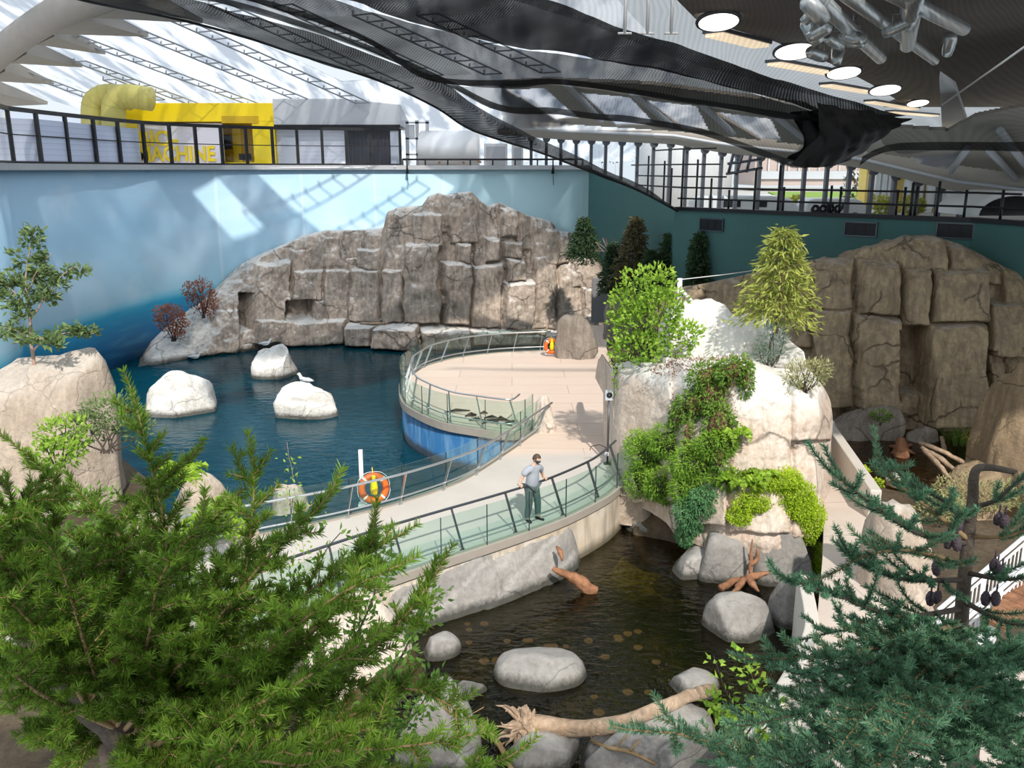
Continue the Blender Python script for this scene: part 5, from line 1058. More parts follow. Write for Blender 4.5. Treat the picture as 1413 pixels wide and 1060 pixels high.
skin('polo_shirt', [L(-.02, 0, .86), L(0, 0, 1.0), L(.035, 0, 1.16), ch, ck+Vector((0, 0, -.02)), L(.075, .0, 1.455), shR, uR, shL, uL], [(0, 1), (1, 2), (2, 3), (3, 4), (4, 5), (4, 6), (6, 7), (4, 8), (8, 9)], [(.18, .155), (.18, .16), (.185, .155), (.185, .14), (.15, .115), (.08, .075), .098, .085, .098, .085], shm)
skin('trousers', [L(-.02, 0, .97), hipR, knR, anR, hipL, knL, anL], [(0, 1), (1, 2), (2, 3), (0, 4), (4, 5), (5, 6)], [(.16, .135), .115, .092, .078, .115, .092, .078], trm)
for a, b in ((anR, toR), (anL, toL)):
    d = (b-a); d.z = 0; d.normalize(); MB().tube([a-d*.07+Vector((0, 0, -.045)), a+Vector((0, 0, -.03)), a+d*.1+Vector((0, 0, -.05)), a+d*.19+Vector((0, 0, -.062))], [.035, .048, .042, .026], 10).build('shoe', M['black'], pe, True)
# hands closed over the rail
for w_, h_, sg in ((wR, hR, -1), (wL, hL, 1)):
    rd = Vector((.75*sg, .66*sg, 0)).normalized() if False else Ld*sg; mb = MB(); mb.tube([w_-Fd*.03, w_+Fd*.02+Vector((0, 0, .01)), w_+Fd*.075+Vector((0, 0, .005))], [.028, .036, .03], 10)
    for q, ln in enumerate((.9, 1.0, .95, .75)):
        o_ = Ld*((q-1.5)*.019); k0 = w_+Fd*.07+o_+Vector((0, 0, .008)); mb.tube([k0, k0+Fd*.035*ln+Vector((0, 0, -.006)), k0+Fd*.05*ln+Vector((0, 0, -.035)), k0+Fd*.035*ln+Vector((0, 0, -.06))], [.0095, .009, .0085, .006], 6)
    t0 = w_+Fd*.02-Ld*sg*.03; mb.tube([t0, t0+Fd*.03-Ld*sg*.02+Vector((0, 0, -.015)), t0+Fd*.05-Ld*sg*.012+Vector((0, 0, -.035))], [.012, .0105, .008], 6); mb.build('hand', skm, pe, True)
# head turned a little to his left, looking down
hf = (Fd*.86+Ld*.35+Vector((0, 0, -.32))).normalized(); hl = Vector((0, 0, 1)).cross(hf).normalized(); hu = hf.cross(hl); Hm = Matrix((hf, hl, hu)).transposed(); hc = L(.13, .03, 1.625)
def headpart(name, fn, mat, sub=4):
    Vv, F = ICO[sub]; P = fn(Vv.copy()); return link(name, mesh_np(name, np.array([tuple(hc+Hm@Vector(p)) for p in P]), F, 3), mat, pe, True)
def skull(V):
    P = V*np.array((.098, .078, .115)); low = np.clip(-V[:, 2], 0, 1); P[:, 1] *= 1-.28*low**1.5; P[:, 0] += .012*low*(V[:, 0] > 0)
    nose = np.exp(-((V[:, 1]/.16)**2+((V[:, 2]+.12)/.22)**2))*(V[:, 0] > 0); P[:, 0] += .024*nose
    for sy in (-.38, .38): P[:, 0] -= .012*np.exp(-(((V[:, 1]-sy)/.16)**2+((V[:, 2]-.08)/.13)**2))*(V[:, 0] > 0)
    P[:, 0] += .006*np.exp(-((V[:, 1]/.3)**2+((V[:, 2]+.52)/.08)**2))*(V[:, 0] > 0); return P
headpart('head', skull, skm)
hairm = plain('brown hair', (.075, .048, .034), .6, 0, .3, 40)
def hair(V):
    P = skull(V)*1.10; face = (V[:, 0] > .30) & (V[:, 2] < .42+.1*np.abs(V[:, 1])); lowb = V[:, 2] < -.42
    k = np.where(face | lowb, .84, 1.0); P = P*k[:, None]; return P+(fbm(V*7, 3)*.006)[:, None]*V
headpart('hair', hair, hairm)
def mask(V):
    P = skull(V); on = (V[:, 0] > .15) & (V[:, 2] < -.10) & (V[:, 2] > -.85); return np.where(on[:, None], P*1.07+np.array((.008, 0, 0)), P*.93)
headpart('face_mask', mask, plain('dark blue grey mask', (.05, .07, .085), .8))
for sg in (-1, 1): 
    MB().lathe([(0, -.006), (.018, -.008), (.026, 0), (.018, .008), (0, .005)], hc+Hm@Vector((-.005, sg*.079, -.005)), 12, Hm@Matrix.Rotation(math.pi/2, 3, 'X')@Matrix.Diagonal((.8, 1.25, 1))).build('ear', skm, pe, True)
    MB().lathe([(0, -.008), (.009, -.004), (.011, 0), (.009, .004), (0, .008)], hc+Hm@Vector((.083, sg*.031, .01)), 10).build('eye', M['white'], pe, True)
    MB().tube([hc+Hm@Vector((.05, sg*.073, -.03)), hc+Hm@Vector((0, sg*.083, -.015))], .003, 5).build('mask_strap', M['black'], pe, True)
    MB().add([tuple(L(.1, sg*.0, 1.45)), tuple(L(.075, sg*.085, 1.475)), tuple(L(.155, sg*.07, 1.42)), tuple(L(.15, sg*.012, 1.40))], [(0, 1, 2, 3)]).build('collar', shm, pe)
# ------------------------------------------------------------------ plants
def unit(v): return v/(np.linalg.norm(v, axis=-1, keepdims=True)+1e-9)
def leaves(P, D, L, Wd, seed, tone=None, fold=.25):
    """one folded four-corner leaf per point; returns vertices, faces, tone"""
    R = rs(seed); n = len(P); D = unit(D); S = unit(np.cross(D, unit(R.normal(size=(n, 3))+np.array((0, 0, .6))))); U = np.cross(S, D)
    l = (L*R.uniform(.65, 1.2, n))[:, None]; w = (Wd*R.uniform(.7, 1.15, n))[:, None]
    V = np.stack([P, P+D*l*.45+S*w*.5+U*w*fold, P+D*l, P+D*l*.45-S*w*.5+U*w*fold], 1).reshape(-1, 3)
    b = np.arange(n)*4; F = np.concatenate([np.stack([b, b+1, b+2], 1), np.stack([b, b+2, b+3], 1)])
    t = R.uniform(0, 1, n) if tone is None else tone; return V, F, np.repeat(t, 4)
def needles(P, D, L, Wd, seed, tone):
    R = rs(seed); n = len(P); D = unit(D); S = unit(np.cross(D, R.normal(size=(n, 3)))); l = (L*R.uniform(.75, 1.15, n))[:, None]
    V = np.stack([P-S*Wd/2, P+S*Wd/2, P+D*l*.6+S*Wd*.42, P+D*l, P+D*l*.6-S*Wd*.42], 1).reshape(-1, 3); b = np.arange(n)*5
    F = np.concatenate([np.stack([b, b+1, b+2], 1), np.stack([b, b+2, b+4], 1), np.stack([b+4, b+2, b+3], 1)]); return V, F, np.repeat(tone, 5)
def foliage(name, V, F, T, mat, parent):
    me = mesh_np(name, V, F, 3); a = me.attributes.new('tone', 'FLOAT', 'POINT'); a.data.foreach_set('value', T.astype(np.float32)); return link(name, me, mat, parent, False)
def merge(parts):
    V, F, T, n = [], [], [], 0
    for v, f, t in parts: V.append(v); F.append(f+n); T.append(t); n += len(v)
    return np.concatenate(V), np.concatenate(F), np.concatenate(T)
LM = {k: leafmat(k, *v) for k, v in {
 'fir needles': ((.010, .045, .006), (.25, .42, .045)), 'spruce needles': ((.014, .065, .036), (.20, .40, .23)), 'hemlock needles': ((.05, .10, .035), (.26, .36, .14)),
 'bright leaves': ((.10, .24, .02), (.42, .62, .09)), 'cypress sprays': ((.14, .20, .03), (.52, .56, .14)), 'cedar sprays': ((.02, .055, .03), (.08, .14, .06)), 'bronze cedar sprays': ((.07, .07, .03), (.19, .17, .09)),
 'rusty leaves': ((.22, .07, .04), (.52, .22, .13)), 'silver leaves': ((.20, .30, .24), (.52, .62, .50)), 'sage leaves': ((.22, .25, .10), (.55, .54, .28)), 'creeper leaves': ((.05, .14, .02), (.26, .42, .07)),
 'juniper sprays': ((.07, .20, .02), (.38, .60, .08)), 'blue juniper sprays': ((.04, .16, .06), (.20, .42, .18)), 'lime moss': ((.20, .36, .01), (.60, .76, .06)), 'fern fronds': ((.14, .30, .02), (.46, .66, .08)), 'straw grass': ((.25, .28, .03), (.60, .58, .12)), 'dry needles litter': ((.16, .06, .03), (.34, .16, .09)), 'glossy leaves': ((.03, .10, .015), (.22, .38, .07))}.items()}
def blob_pts(R, cl, n, shell=.55):
    """random points in a set of ellipsoids, denser at their rims"""
    w = np.array([c[1][0]*c[1][1]*c[1][2] for c in cl])**.67; k = R.choice(len(cl), n, p=w/w.sum()); d = unit(R.normal(size=(n, 3))); r = R.uniform(shell**3, 1, n)**(1/3)
    Cn = np.array([c[0] for c in cl])[k]; Rd = np.array([c[1] for c in cl])[k]; r = r*(1+.5*fbm(d*1.8+k[:, None]*7.3, 4, 3)); return Cn+d*Rd*r[:, None], d
def bush(kind, base, cl, n, L, Wd, leaf, label, cat='shrub', seed=0, stems=8, stem_mat='dark_bark', up=.5, hang=0.0, group=None, part='leaves', sr=.02):
    R = rs(seed); e = empty(kind, base, label, cat, group); P, d = blob_pts(R, cl, n); D = d*1.0+R.normal(size=(n, 3))*.6+np.array((0, -.15, up-hang))
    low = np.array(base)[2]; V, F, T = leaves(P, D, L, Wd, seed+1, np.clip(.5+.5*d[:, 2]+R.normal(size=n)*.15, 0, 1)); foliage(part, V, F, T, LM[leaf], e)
    if stems:
        mb = MB()
        for q in range(stems):
            t = P[R.randint(n)]; b = np.array(base)+np.array((R.normal()*.06, R.normal()*.06, -.05)); m = b*.5+t*.5+R.normal(size=3)*.06*np.linalg.norm(t-b); mb.tube(smooth_path([b, m, t], 4), list(np.linspace(sr, sr*.3, 9)), 5)
        mb.build('stems', M[stem_mat], e, True)
    return e
def E(px, py, Y, rx, rz, ry=None): return (A(px, py, Y), (rx, ry if ry else rx*.8, rz))
def pxm(Y): return Y/FOC*1.02          # metres per pixel at distance Y
def conifer(kind, base, h, rad, nb, leaf, label, seed=0, L=.22, Wd=.07, droop=.5, per=26, trunk=.05, dens=1.0, shape=1.0, cat='tree', group=None, bark='bark', wood='branches'):
    R = rs(seed); e = empty(kind, base, label, cat, group); base = np.array(base, float); lean = R.normal(size=2)*.03*h
    tp = [base+np.array((lean[0]*u*u, lean[1]*u*u, h*u)) for u in np.linspace(0, 1, 9)]; tp[0] = tp[0]-np.array((0, 0, .1)); MB().tube(tp, list(np.linspace(trunk, trunk*.15, 9)), 8).build('trunk', M[bark], e, True)
    mb = MB(); parts = []
    for q in range(nb):
        u = .06+.93*(q+R.uniform(0, 1))/nb; an = q*2.4+R.uniform(-.4, .4); r = rad*max(.05, (1-u))**shape*R.uniform(.7, 1.15)+.05*rad; d = np.array((math.cos(an), math.sin(an), 0))
        s_ = base+np.array((lean[0]*u*u, lean[1]*u*u, h*u)); P = [s_, s_+d*r*.5+np.array((0, 0, r*.16)), s_+d*r+np.array((0, 0, -droop*r*.4))]; C_ = np.array(smooth_path(P, 5)); mb.tube(C_, list(np.linspace(trunk*.22, trunk*.06, len(C_))), 5)
        m = max(5, int(per*dens*(.4+r/rad))); t = R.uniform(.15, 1.03, m); c_ = np.stack([np.interp(t*(len(C_)-1), np.arange(len(C_)), C_[:, i]) for i in range(3)], 1)
        side = np.cross(d, (0, 0, 1)); off = R.normal(size=m)*.22*r; P_ = c_+side*off[:, None]+R.normal(size=(m, 3))*.04*rad
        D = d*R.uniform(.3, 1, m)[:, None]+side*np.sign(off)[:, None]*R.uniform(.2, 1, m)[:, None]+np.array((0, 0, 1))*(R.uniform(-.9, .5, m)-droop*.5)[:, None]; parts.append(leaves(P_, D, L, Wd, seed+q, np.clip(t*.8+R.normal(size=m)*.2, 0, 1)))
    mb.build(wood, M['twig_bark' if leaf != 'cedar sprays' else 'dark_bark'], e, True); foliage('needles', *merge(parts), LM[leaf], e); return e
# background trees
def zat(px, y, Y): return A(px, y, Y)
def cedar(px, y0, y1, Y, w, leaf, label, seed, L=.26, kind='cedar', nb=80, droop=.0, **kw):
    b = A(px, y1, Y); h = A(px, y0, Y)[2]-b[2]; return conifer(kind, b, h, w*pxm(Y), nb, leaf, label, seed, L=L, Wd=.10, droop=droop, shape=.6, group=None, **kw)
cedar(870, 300, 405, 43.5, 27, 'bronze cedar sprays', 'bronze tinged cedar, widest of those before the green wall', 3, nb=110)
cedar(921, 322, 400, 42.5, 19, 'cedar sprays', 'dark cedar in the middle of those before the green wall', 4)
cedar(961, 321, 404, 40.5, 19, 'cedar sprays', 'dark narrow cedar, rightmost before the green wall', 5)
cedar(845, 335, 410, 44.5, 19, 'cedar sprays', 'dark cedar half hidden beside the grey cliff end', 6)
cedar(897, 345, 408, 42, 20, 'cedar sprays', 'low dark cedar between the bronze one and the middle one', 8)
cedar(805, 300, 360, 47.2, 22, 'cedar sprays', 'small dark green fir growing on the right end of the grey cliff', 9, kind='small_fir', droop=.3)
for (px, y, Y, r_, hz, lab, sd) in ((236, 440, 45.6, 24, 26, 'lower rust red shrub at the foot of the cliff slope before the mural', 11), (277, 408, 47.6, 23, 30, 'upper rust red shrub on the cliff slope before the mural', 12)):
    m = pxm(Y); b = A(px+4, y+30, Y); bush('red_shrub', b, [E(px, y, Y, r_*m*.8, hz*m*.8), E(px-10, y-8, Y, r_*m*.6, hz*m*.5), E(px+12, y+8, Y, r_*m*.5, hz*m*.7)], 1000, .15, .09, 'rusty leaves', lab, seed=sd, stems=12, up=-.1, sr=.03)
bush('ledge_shrub', A(806, 365, 46.6), [E(806, 352, 46.6, .7, .5)], 300, .2, .09, 'cedar sprays', 'dark creeping shrub under the small fir on the cliff', seed=14, stems=3)
bush('dead_twigs', A(840, 352, 45), [E(838, 340, 45, .7, .5)], 40, .1, .04, 'rusty leaves', 'bare grey twiggy shrub beside the small fir', seed=15, stems=16, stem_mat='pink_bark')
from mathutils.bvhtree import BVHTree
bpy.context.view_layer.update()
_v, _f = [], []
for ch in oc.children:
    n0 = len(_v); mw = ch.matrix_world; _v += [mw @ v.co for v in ch.data.vertices]; _f += [[i+n0 for i in p.vertices] for p in ch.data.polygons]
BV = BVHTree.FromPolygons(_v, _f)
def onY(px, py, default=22.0):
    r = BV.ray_cast(Vector((0, 0, CH)), Vector(ray(px, py))); return r[0].y if r[0] is not None else default
def on(px, py, d=0.0): return A(px, py, onY(px, py)+d)
def S(px, py, rpx, rpz, dep=.34, out=.05, yref=None):
    """cushion of plants lying on the rock: pixel radii, thickness in metres"""
    Y = onY(px, py if yref is None else yref)-out; m = pxm(Y); return (A(px, py, Y), (rpx*m*1.22, dep, rpz*m*1.18))
conifer('larch_tree', on(1076, 452)+np.array((0, .25, -.1)), (452-312)*pxm(onY(1076, 452)), 58*pxm(onY(1076, 452)), 80, 'cypress sprays', 'yellow green feathery conifer standing on top of the outcrop', 21, L=.24, Wd=.06, droop=.35, per=34, trunk=.05, shape=.6)
Ys0 = onY(890, 512)+.5; m = pxm(Ys0); F_ = lambda x, y, rx, rz, d=0: (A(x, y, Ys0+d), (rx*m, rx*m*.9, rz*m))
bush('leafy_shrub', A(893, 506, Ys0), [F_(875, 450, 32, 42), F_(905, 440, 34, 55), F_(880, 402, 30, 30), F_(910, 390, 22, 24), F_(935, 470, 26, 28, -.2), F_(880, 482, 38, 20, -.3), F_(950, 460, 18, 16, -.2), F_(858, 422, 20, 24), F_(925, 420, 22, 26)], 2600, .15, .10, 'bright leaves', 'bright green leafy shrub on the left block of the outcrop', seed=22, stems=22, sr=.025, up=.2)
bush('hanging_vine', on(852, 512), [S(852, 520, 5, 26, .1), S(849, 498, 6, 14, .1, yref=515)], 130, .1, .06, 'bright leaves', 'thin green vine hanging down the left side of the outcrop', seed=23, stems=5, hang=.9)
Yq = onY(1064, 500)-.2; m = pxm(Yq); F_ = lambda x, y, rx, rz, d=0: (A(x, y, Yq+d), (rx*m, rx*m*.7, rz*m))
bush('silver_shrub', A(1064, 508, Yq), [F_(1066, 472, 20, 30), F_(1052, 490, 14, 15), F_(1077, 452, 12, 16)], 560, .15, .045, 'silver leaves', 'silvery leaved shrub against the white cap of the outcrop', seed=24, stems=9)
Yq = onY(1110, 545)+.1; m = pxm(Yq); F_ = lambda x, y, rx, rz, d=0: (A(x, y, Yq+d), (rx*m, rx*m*.7, rz*m))
bush('sage_shrub', A(1110, 540, Yq), [F_(1112, 516, 30, 18), F_(1092, 530, 16, 14), F_(1132, 510, 15, 14)], 900, .12, .032, 'sage leaves', 'dry yellow green sage bush above the right block of the outcrop', seed=25, stems=14)
def carpet(kind, cl, n, L, Wd, leaf, label, seed, hang=.5, cat='ground cover', core=None, part='leaves'):
    n = int(n*2.4); R = rs(seed); c = np.mean([q[0] for q in cl], 0); e = empty(kind, (c[0], c[1], min(q[0][2]-q[1][2] for q in cl)), label, cat)
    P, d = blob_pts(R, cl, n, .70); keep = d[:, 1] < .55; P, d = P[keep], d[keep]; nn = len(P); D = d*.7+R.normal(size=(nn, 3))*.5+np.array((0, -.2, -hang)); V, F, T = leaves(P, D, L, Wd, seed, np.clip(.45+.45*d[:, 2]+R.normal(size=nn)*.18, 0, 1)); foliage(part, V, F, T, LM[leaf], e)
    mb = []; 
    for q in cl:
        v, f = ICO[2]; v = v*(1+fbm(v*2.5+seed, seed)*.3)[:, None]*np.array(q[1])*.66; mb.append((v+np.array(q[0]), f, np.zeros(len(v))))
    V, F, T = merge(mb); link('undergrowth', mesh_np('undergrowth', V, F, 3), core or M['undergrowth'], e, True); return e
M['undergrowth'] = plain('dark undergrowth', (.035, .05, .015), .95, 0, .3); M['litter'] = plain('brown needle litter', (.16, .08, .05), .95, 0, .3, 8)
carpet('creeping_mat', [S(985, 520, 30, 20), S(968, 556, 30, 24), S(990, 592, 18, 34), S(992, 630, 9, 22), S(1012, 512, 20, 16), S(940, 575, 13, 20), S(1028, 522, 8, 24), S(985, 545, 22, 30), S(948, 610, 6, 40, .12)], 3000, .12, .05, 'creeper leaves', 'green and brown creeping mat hanging between the outcrop blocks', 31, core=M['litter'])
bush('needle_litter', on(975, 508), [S(960, 503, 38, 7, .3), S(1005, 500, 28, 8, .3), S(1008, 570, 6, 44, .15), S(922, 512, 24, 6, .25)], 1300, .09, .025, 'dry needles litter', 'reddish dry needle litter at the top of the creeping mat', cat='litter', seed=32, stems=0)
carpet('juniper_mat', [S(905, 625, 34, 28), S(892, 658, 24, 28), S(925, 610, 26, 20), S(915, 672, 22, 22), S(885, 610, 18, 14)], 4200, .12, .03, 'juniper sprays', 'fresh green juniper mat at the left end of the outcrop beside the railing', 33, hang=.1)
carpet('juniper_mat', [S(965, 640, 34, 26), S(990, 612, 26, 18), S(952, 672, 24, 26), S(1002, 660, 22, 16)], 4000, .12, .03, 'juniper sprays', 'deep green juniper mat in the middle of the outcrop below the bright fern', 34, hang=.15)
carpet('juniper_mat', [S(953, 705, 18, 28), S(972, 688, 18, 20), S(945, 735, 10, 16)], 1900, .12, .03, 'blue juniper sprays', 'blue green juniper trailing down to the tide pool edge', 35, hang=.6)
carpet('moss_mat', [S(1066, 664, 34, 12), S(1096, 684, 26, 22), S(1117, 718, 16, 30), S(1126, 760, 9, 30, .2), S(1038, 694, 22, 12), S(1020, 712, 15, 10), S(1084, 662, 18, 14), S(1105, 705, 18, 16), S(1128, 790, 7, 16, .2, yref=765)], 7500, .06, .035, 'lime moss', 'lime green moss mat spilling down the right edge of the outcrop', 36, hang=.3, core=plain('moss base', (.16, .24, .02), .95))
def fern(base, n, L, label, seed, leaf='fern fronds', kind='fern', up=.75):
    R = rs(seed); e = empty(kind, base, label, 'fern'); base = np.array(base, float)
    for q in range(n):
        an = q*2.4+R.uniform(-.3, .3); d = np.array((math.cos(an), math.sin(an), 0)); l = L*R.uniform(.75, 1.15); C_ = np.array(smooth_path([base, base+d*l*.35+np.array((0, 0, l*up*.6)), base+d*l*.8+np.array((0, 0, l*up*.55)), base+d*l*1.05+np.array((0, 0, l*up*.15))], 6))
        f = MB().tube(C_, list(np.linspace(.008, .003, len(C_))), 4).build('frond', M['twig_bark'], e, True); t = np.linspace(.12, 1, 22); P = np.stack([np.interp(t*(len(C_)-1), np.arange(len(C_)), C_[:, i]) for i in range(3)], 1); s_ = np.cross(d, (0, 0, 1)); wd = .34*l*np.sin(np.pi*np.clip(t, 0, .97)**.7)
        V, F, T = merge([leaves(P, s_*sg+d*.4+np.array((0, 0, -.12)), 1, 1, seed+q) for sg in (-1, 1)]); 
        b = np.concatenate([np.repeat(P, 4, 0)]*2); V = b+(V-b)*np.concatenate([np.repeat(wd, 4)]*2)[:, None]*np.array((1, 1, 1)); foliage('leaflets', V, F, T, LM[leaf], f)
    return e
fern(on(1008, 606, -.1), 11, .62, 'bright lime fern at the top of the middle juniper mat', 41); fern(on(1022, 672, -.15), 12, .6, 'green fern with arching fronds among the moss and juniper', 42); fern(on(1052, 660, -.1), 9, .4, 'small fern on the moss beside the arching fern', 43)
def grass(base, n, L, leaf, label, seed, spread=.25, cat='grass'):
    R = rs(seed); e = empty('grass_tuft', base, label, cat); base = np.array(base, float); V, F, T = [], [], []
    for q in range(n):
        an = R.uniform(0, 6.28); d = np.array((math.cos(an), math.sin(an), 0)); b = base+d*R.uniform(0, spread); l = L*R.uniform(.6, 1.1); o_ = R.uniform(.2, .75); s_ = np.cross(d, (0, 0, 1))*.008; P = [b, b+d*l*o_*.3+np.array((0, 0, l*.55)), b+d*l*o_*.7+np.array((0, 0, l*.8)), b+d*l*o_*1.1+np.array((0, 0, l*.7))]; k_ = len(V)
        for i, p in enumerate(P[:3]): V += [p-s_*(1-.2*i), p+s_*(1-.2*i)]
        V.append(P[3]); F += [(k_, k_+1, k_+3), (k_, k_+3, k_+2), (k_+2, k_+3, k_+5), (k_+2, k_+5, k_+4), (k_+4, k_+5, k_+6)]; T += [R.uniform()]*7
    foliage('blades', np.array(V), np.array(F), np.array(T), LM[leaf], e); return e
grass(G(1358, 636, -.2), 420, 1.05, 'straw grass', 'yellow green grass tuft at the foot of the brown cliff', 51, .4); grass(G(1322, 612, -.2), 200, .5, 'glossy leaves', 'low dark green tuft left of the yellow grass', 52, .45)
bush('ledge_plant', G(1215, 585, .38), [E(1216, 574, 26.9, .34, .16)], 160, .12, .06, 'creeper leaves', 'small green plant on the grey ledge under the brown cliff', seed=53, stems=3)
bush('creeping_mat', A(1350, 690, 20.5), [E(1350, 680, 20.5, 1.1, .35, .9), E(1300, 700, 19.8, .6, .3)], 1700, .12, .05, 'sage leaves', 'dull yellow ground cover behind the top of the spruce', cat='ground cover', seed=54, stems=4)
bush('creeping_mat', G(1190, 640, -.1), [E(1185, 650, 23.6, .3, .12), E(1205, 668, 22.9, .3, .14)], 420, .09, .05, 'lime moss', 'bright low plants along the pale kerb beside the shallow pool', cat='ground cover', seed=55, stems=0)
bush('low_shrub', A(960, 412, 39.5), [E(960, 404, 39.5, 1.0, .4), E(910, 398, 41, 1.2, .5)], 420, .2, .09, 'cedar sprays', 'dark low shrubs at the foot of the cedars', seed=56, stems=5)
# white bracket post with cable behind the outcrop cap
p = A(937, 425, 29.5); e = empty('cable_post', p-np.array((0, 0, .6)), 'white angled bracket post carrying a cable behind the outcrop cap', 'post'); MB().tube([A(938, 425, 29.5)-np.array((0, 0, .5)), A(938, 384, 29.5)], .09, 8).build('upright', M['white'], e, True); MB().tube([A(940, 400, 29.5), A(962, 424, 29.0)], .06, 6).build('brace', M['white'], e, True); MB().tube(resample([A(938, 386, 29.5), A(1000, 379, 31), A(1056, 371, 33)], .5), .018, 5).build('cable', M['white'], e, True)
# greenery outside the windows
def out(px, y0, y1, Y, rpx, leaf, label, seed, kind='outdoor_shrub'):
    m = pxm(Y); b = A(px, y1, Y); b[2] = 5.2; bush(kind, b, [(A(px, (y0+y1)/2, Y), (rpx*m, rpx*m, (y1-y0)/2*m)), (A(px+rpx*.4, (y0*.4+y1*.6), Y), (rpx*m*.7, rpx*m*.7, (y1-y0)*.35*m))], 260, .35, .2, leaf, label, seed=seed, stems=3)
out(838, 194, 222, 85, 14, 'cedar sprays', 'evergreen crown seen through the windows beside the net edge', 201, 'outdoor_tree'); out(1180, 240, 285, 72, 16, 'bronze cedar sprays', 'dark round tree outside the windows left of the yellow building', 202, 'outdoor_tree')
for i, (x, w_) in enumerate(((1098, 12), (1215, 14), (1258, 14))): out(x, 272, 296, 62-3*i, w_, 'straw grass', ('yellow green shrub outside between the two white vans', 'yellow green hedge plant outside at the left foot of the yellow building', 'yellow green hedge plant outside below the left window of the yellow building')[i], 205+i)
# ------------------------------------------------------------------ left bank
m = pxm(20)
def twiggy(kind, base, h, limbs, leaf, label, seed, L, Wd, per, bark, rr=.05):
    """open tree: bare limbs, each ending in flat tiers of needle sprays"""
    R = rs(seed); e = empty(kind, base, label, 'tree'); parts = []
    for q, (pts, spread) in enumerate(limbs):
        C_ = np.array(resample(smooth_path(pts, 6), .12)); k_ = len(C_); MB().tube(C_+np.stack([fbm(np.stack([np.arange(k_)*.35, 0*np.arange(k_)+s_, 0*np.arange(k_)], 1), seed+q)*.04 for s_ in range(3)], 1), list(np.linspace(rr if q == 0 else rr*.5, rr*.12, k_)), 7).build('trunk' if q == 0 else 'limb', M[bark], e, True)
        for b in range(int(len(C_)*1.1)):
            t = R.uniform(.3 if q == 0 else .2, 1)**.8; i = min(k_-1, int(t*(k_-1))); an = R.uniform(0, 6.28); l = spread*R.uniform(.4, 1.1)*(1.15-t*.6); d = np.array((math.cos(an), math.sin(an)*.7, R.uniform(-.1, .55))); n_ = int(per*l/spread)+3; u = R.uniform(.25, 1, n_); P = C_[i]+d*l*u[:, None]+np.array((0, 0, -.25))*l*(u**2)[:, None]+R.normal(size=(n_, 3))*.05; D = d*.8+R.normal(size=(n_, 3))*.55+np.array((0, 0, .1)); parts.append(leaves(P, D, L, Wd, seed+b*7+q, np.clip(u*.7+R.normal(size=n_)*.2, 0, 1)))
    foliage('needles', *merge(parts), LM[leaf], e); return e
Yh = 21.5
H_ = lambda x, y, d=0: A(x, y, Yh+d)
twiggy('hemlock_tree', H_(48, 508), 3, [([H_(48, 512), H_(42, 450), H_(36, 390), H_(44, 330), H_(52, 312)], .62), ([H_(42, 440), H_(70, 400), H_(100, 370), H_(122, 378)], .45), ([H_(40, 430), H_(15, 400), H_(-5, 385), H_(-20, 380)], .6), ([H_(46, 470), H_(80, 462), H_(110, 458), H_(135, 462)], .42), ([H_(45, 470), H_(20, 455), H_(-10, 450)], .7), ([H_(47, 485, -.3), H_(60, 470, -.6), H_(80, 480, -.8)], .5), ([H_(40, 400), H_(55, 370), H_(72, 350)], .35)], 'hemlock needles', 'open crowned hemlock on the large tan boulder at the left edge', 61, .19, .085, 24, 'pink_bark')
Y2 = 15.5
K_ = lambda x, y, d=0: A(x, y, Y2+d)
bush('spreading_shrub', K_(150, 620), [E(150, 572, 16.5, .6, .38), E(120, 590, 16.2, .4, .35), E(185, 590, 16.4, .35, .3)], 1100, .13, .045, 'hemlock needles', 'pale green feathery shrub at the water edge behind the fir', seed=62, stems=10)
bush('lime_shrub', K_(80, 640), [E(85, 600, 15.5, .5, .35), E(75, 625, 15.2, .5, .3)], 700, .12, .06, 'bright leaves', 'yellow green shrub below the hemlock', seed=63, stems=8)
bush('ivy_patch', K_(300, 730), [E(298, 712, 17, .42, .32), E(275, 725, 16.8, .35, .25), E(322, 730, 16.9, .3, .22)], 900, .10, .08, 'fern fronds', 'bright ivy like leaves between the left bank boulders', cat='ground cover', seed=64, stems=4)
fern(K_(250, 668, .8), 11, .6, 'pale green fern at the water edge beside the pinkish boulder', 65); fern(K_(232, 762, -.6), 9, .5, 'yellow green fern between the layered boulder and the fir', 66)
bush('dark_shrub', K_(60, 760, -1), [E(60, 720, 14.5, 1.3, .5), E(150, 760, 14, 1.1, .5), E(220, 830, 13, 1.0, .5), E(330, 860, 12.5, .9, .4)], 2600, .15, .07, 'glossy leaves', 'dark green undergrowth covering the left bank behind the fir', seed=67, stems=10)
Y3 = 7.0
twiggy('slender_sapling', A(420, 790, Y3), 1, [([np.array((A(430, 860, Y3)[0], 7.0, -.95)), A(430, 860, Y3), A(421, 780, Y3), A(410, 700, Y3), A(402, 650, Y3), A(395, 612, Y3)], .10), ([A(414, 720, Y3), A(428, 700, Y3), A(442, 686, Y3)], .12), ([A(408, 700, Y3), A(388, 672, Y3), A(380, 664, Y3)], .1)], 'bright leaves', 'slender reddish stemmed sapling rising before the near railing', 68, .045, .022, 4, 'pink_bark', .010)
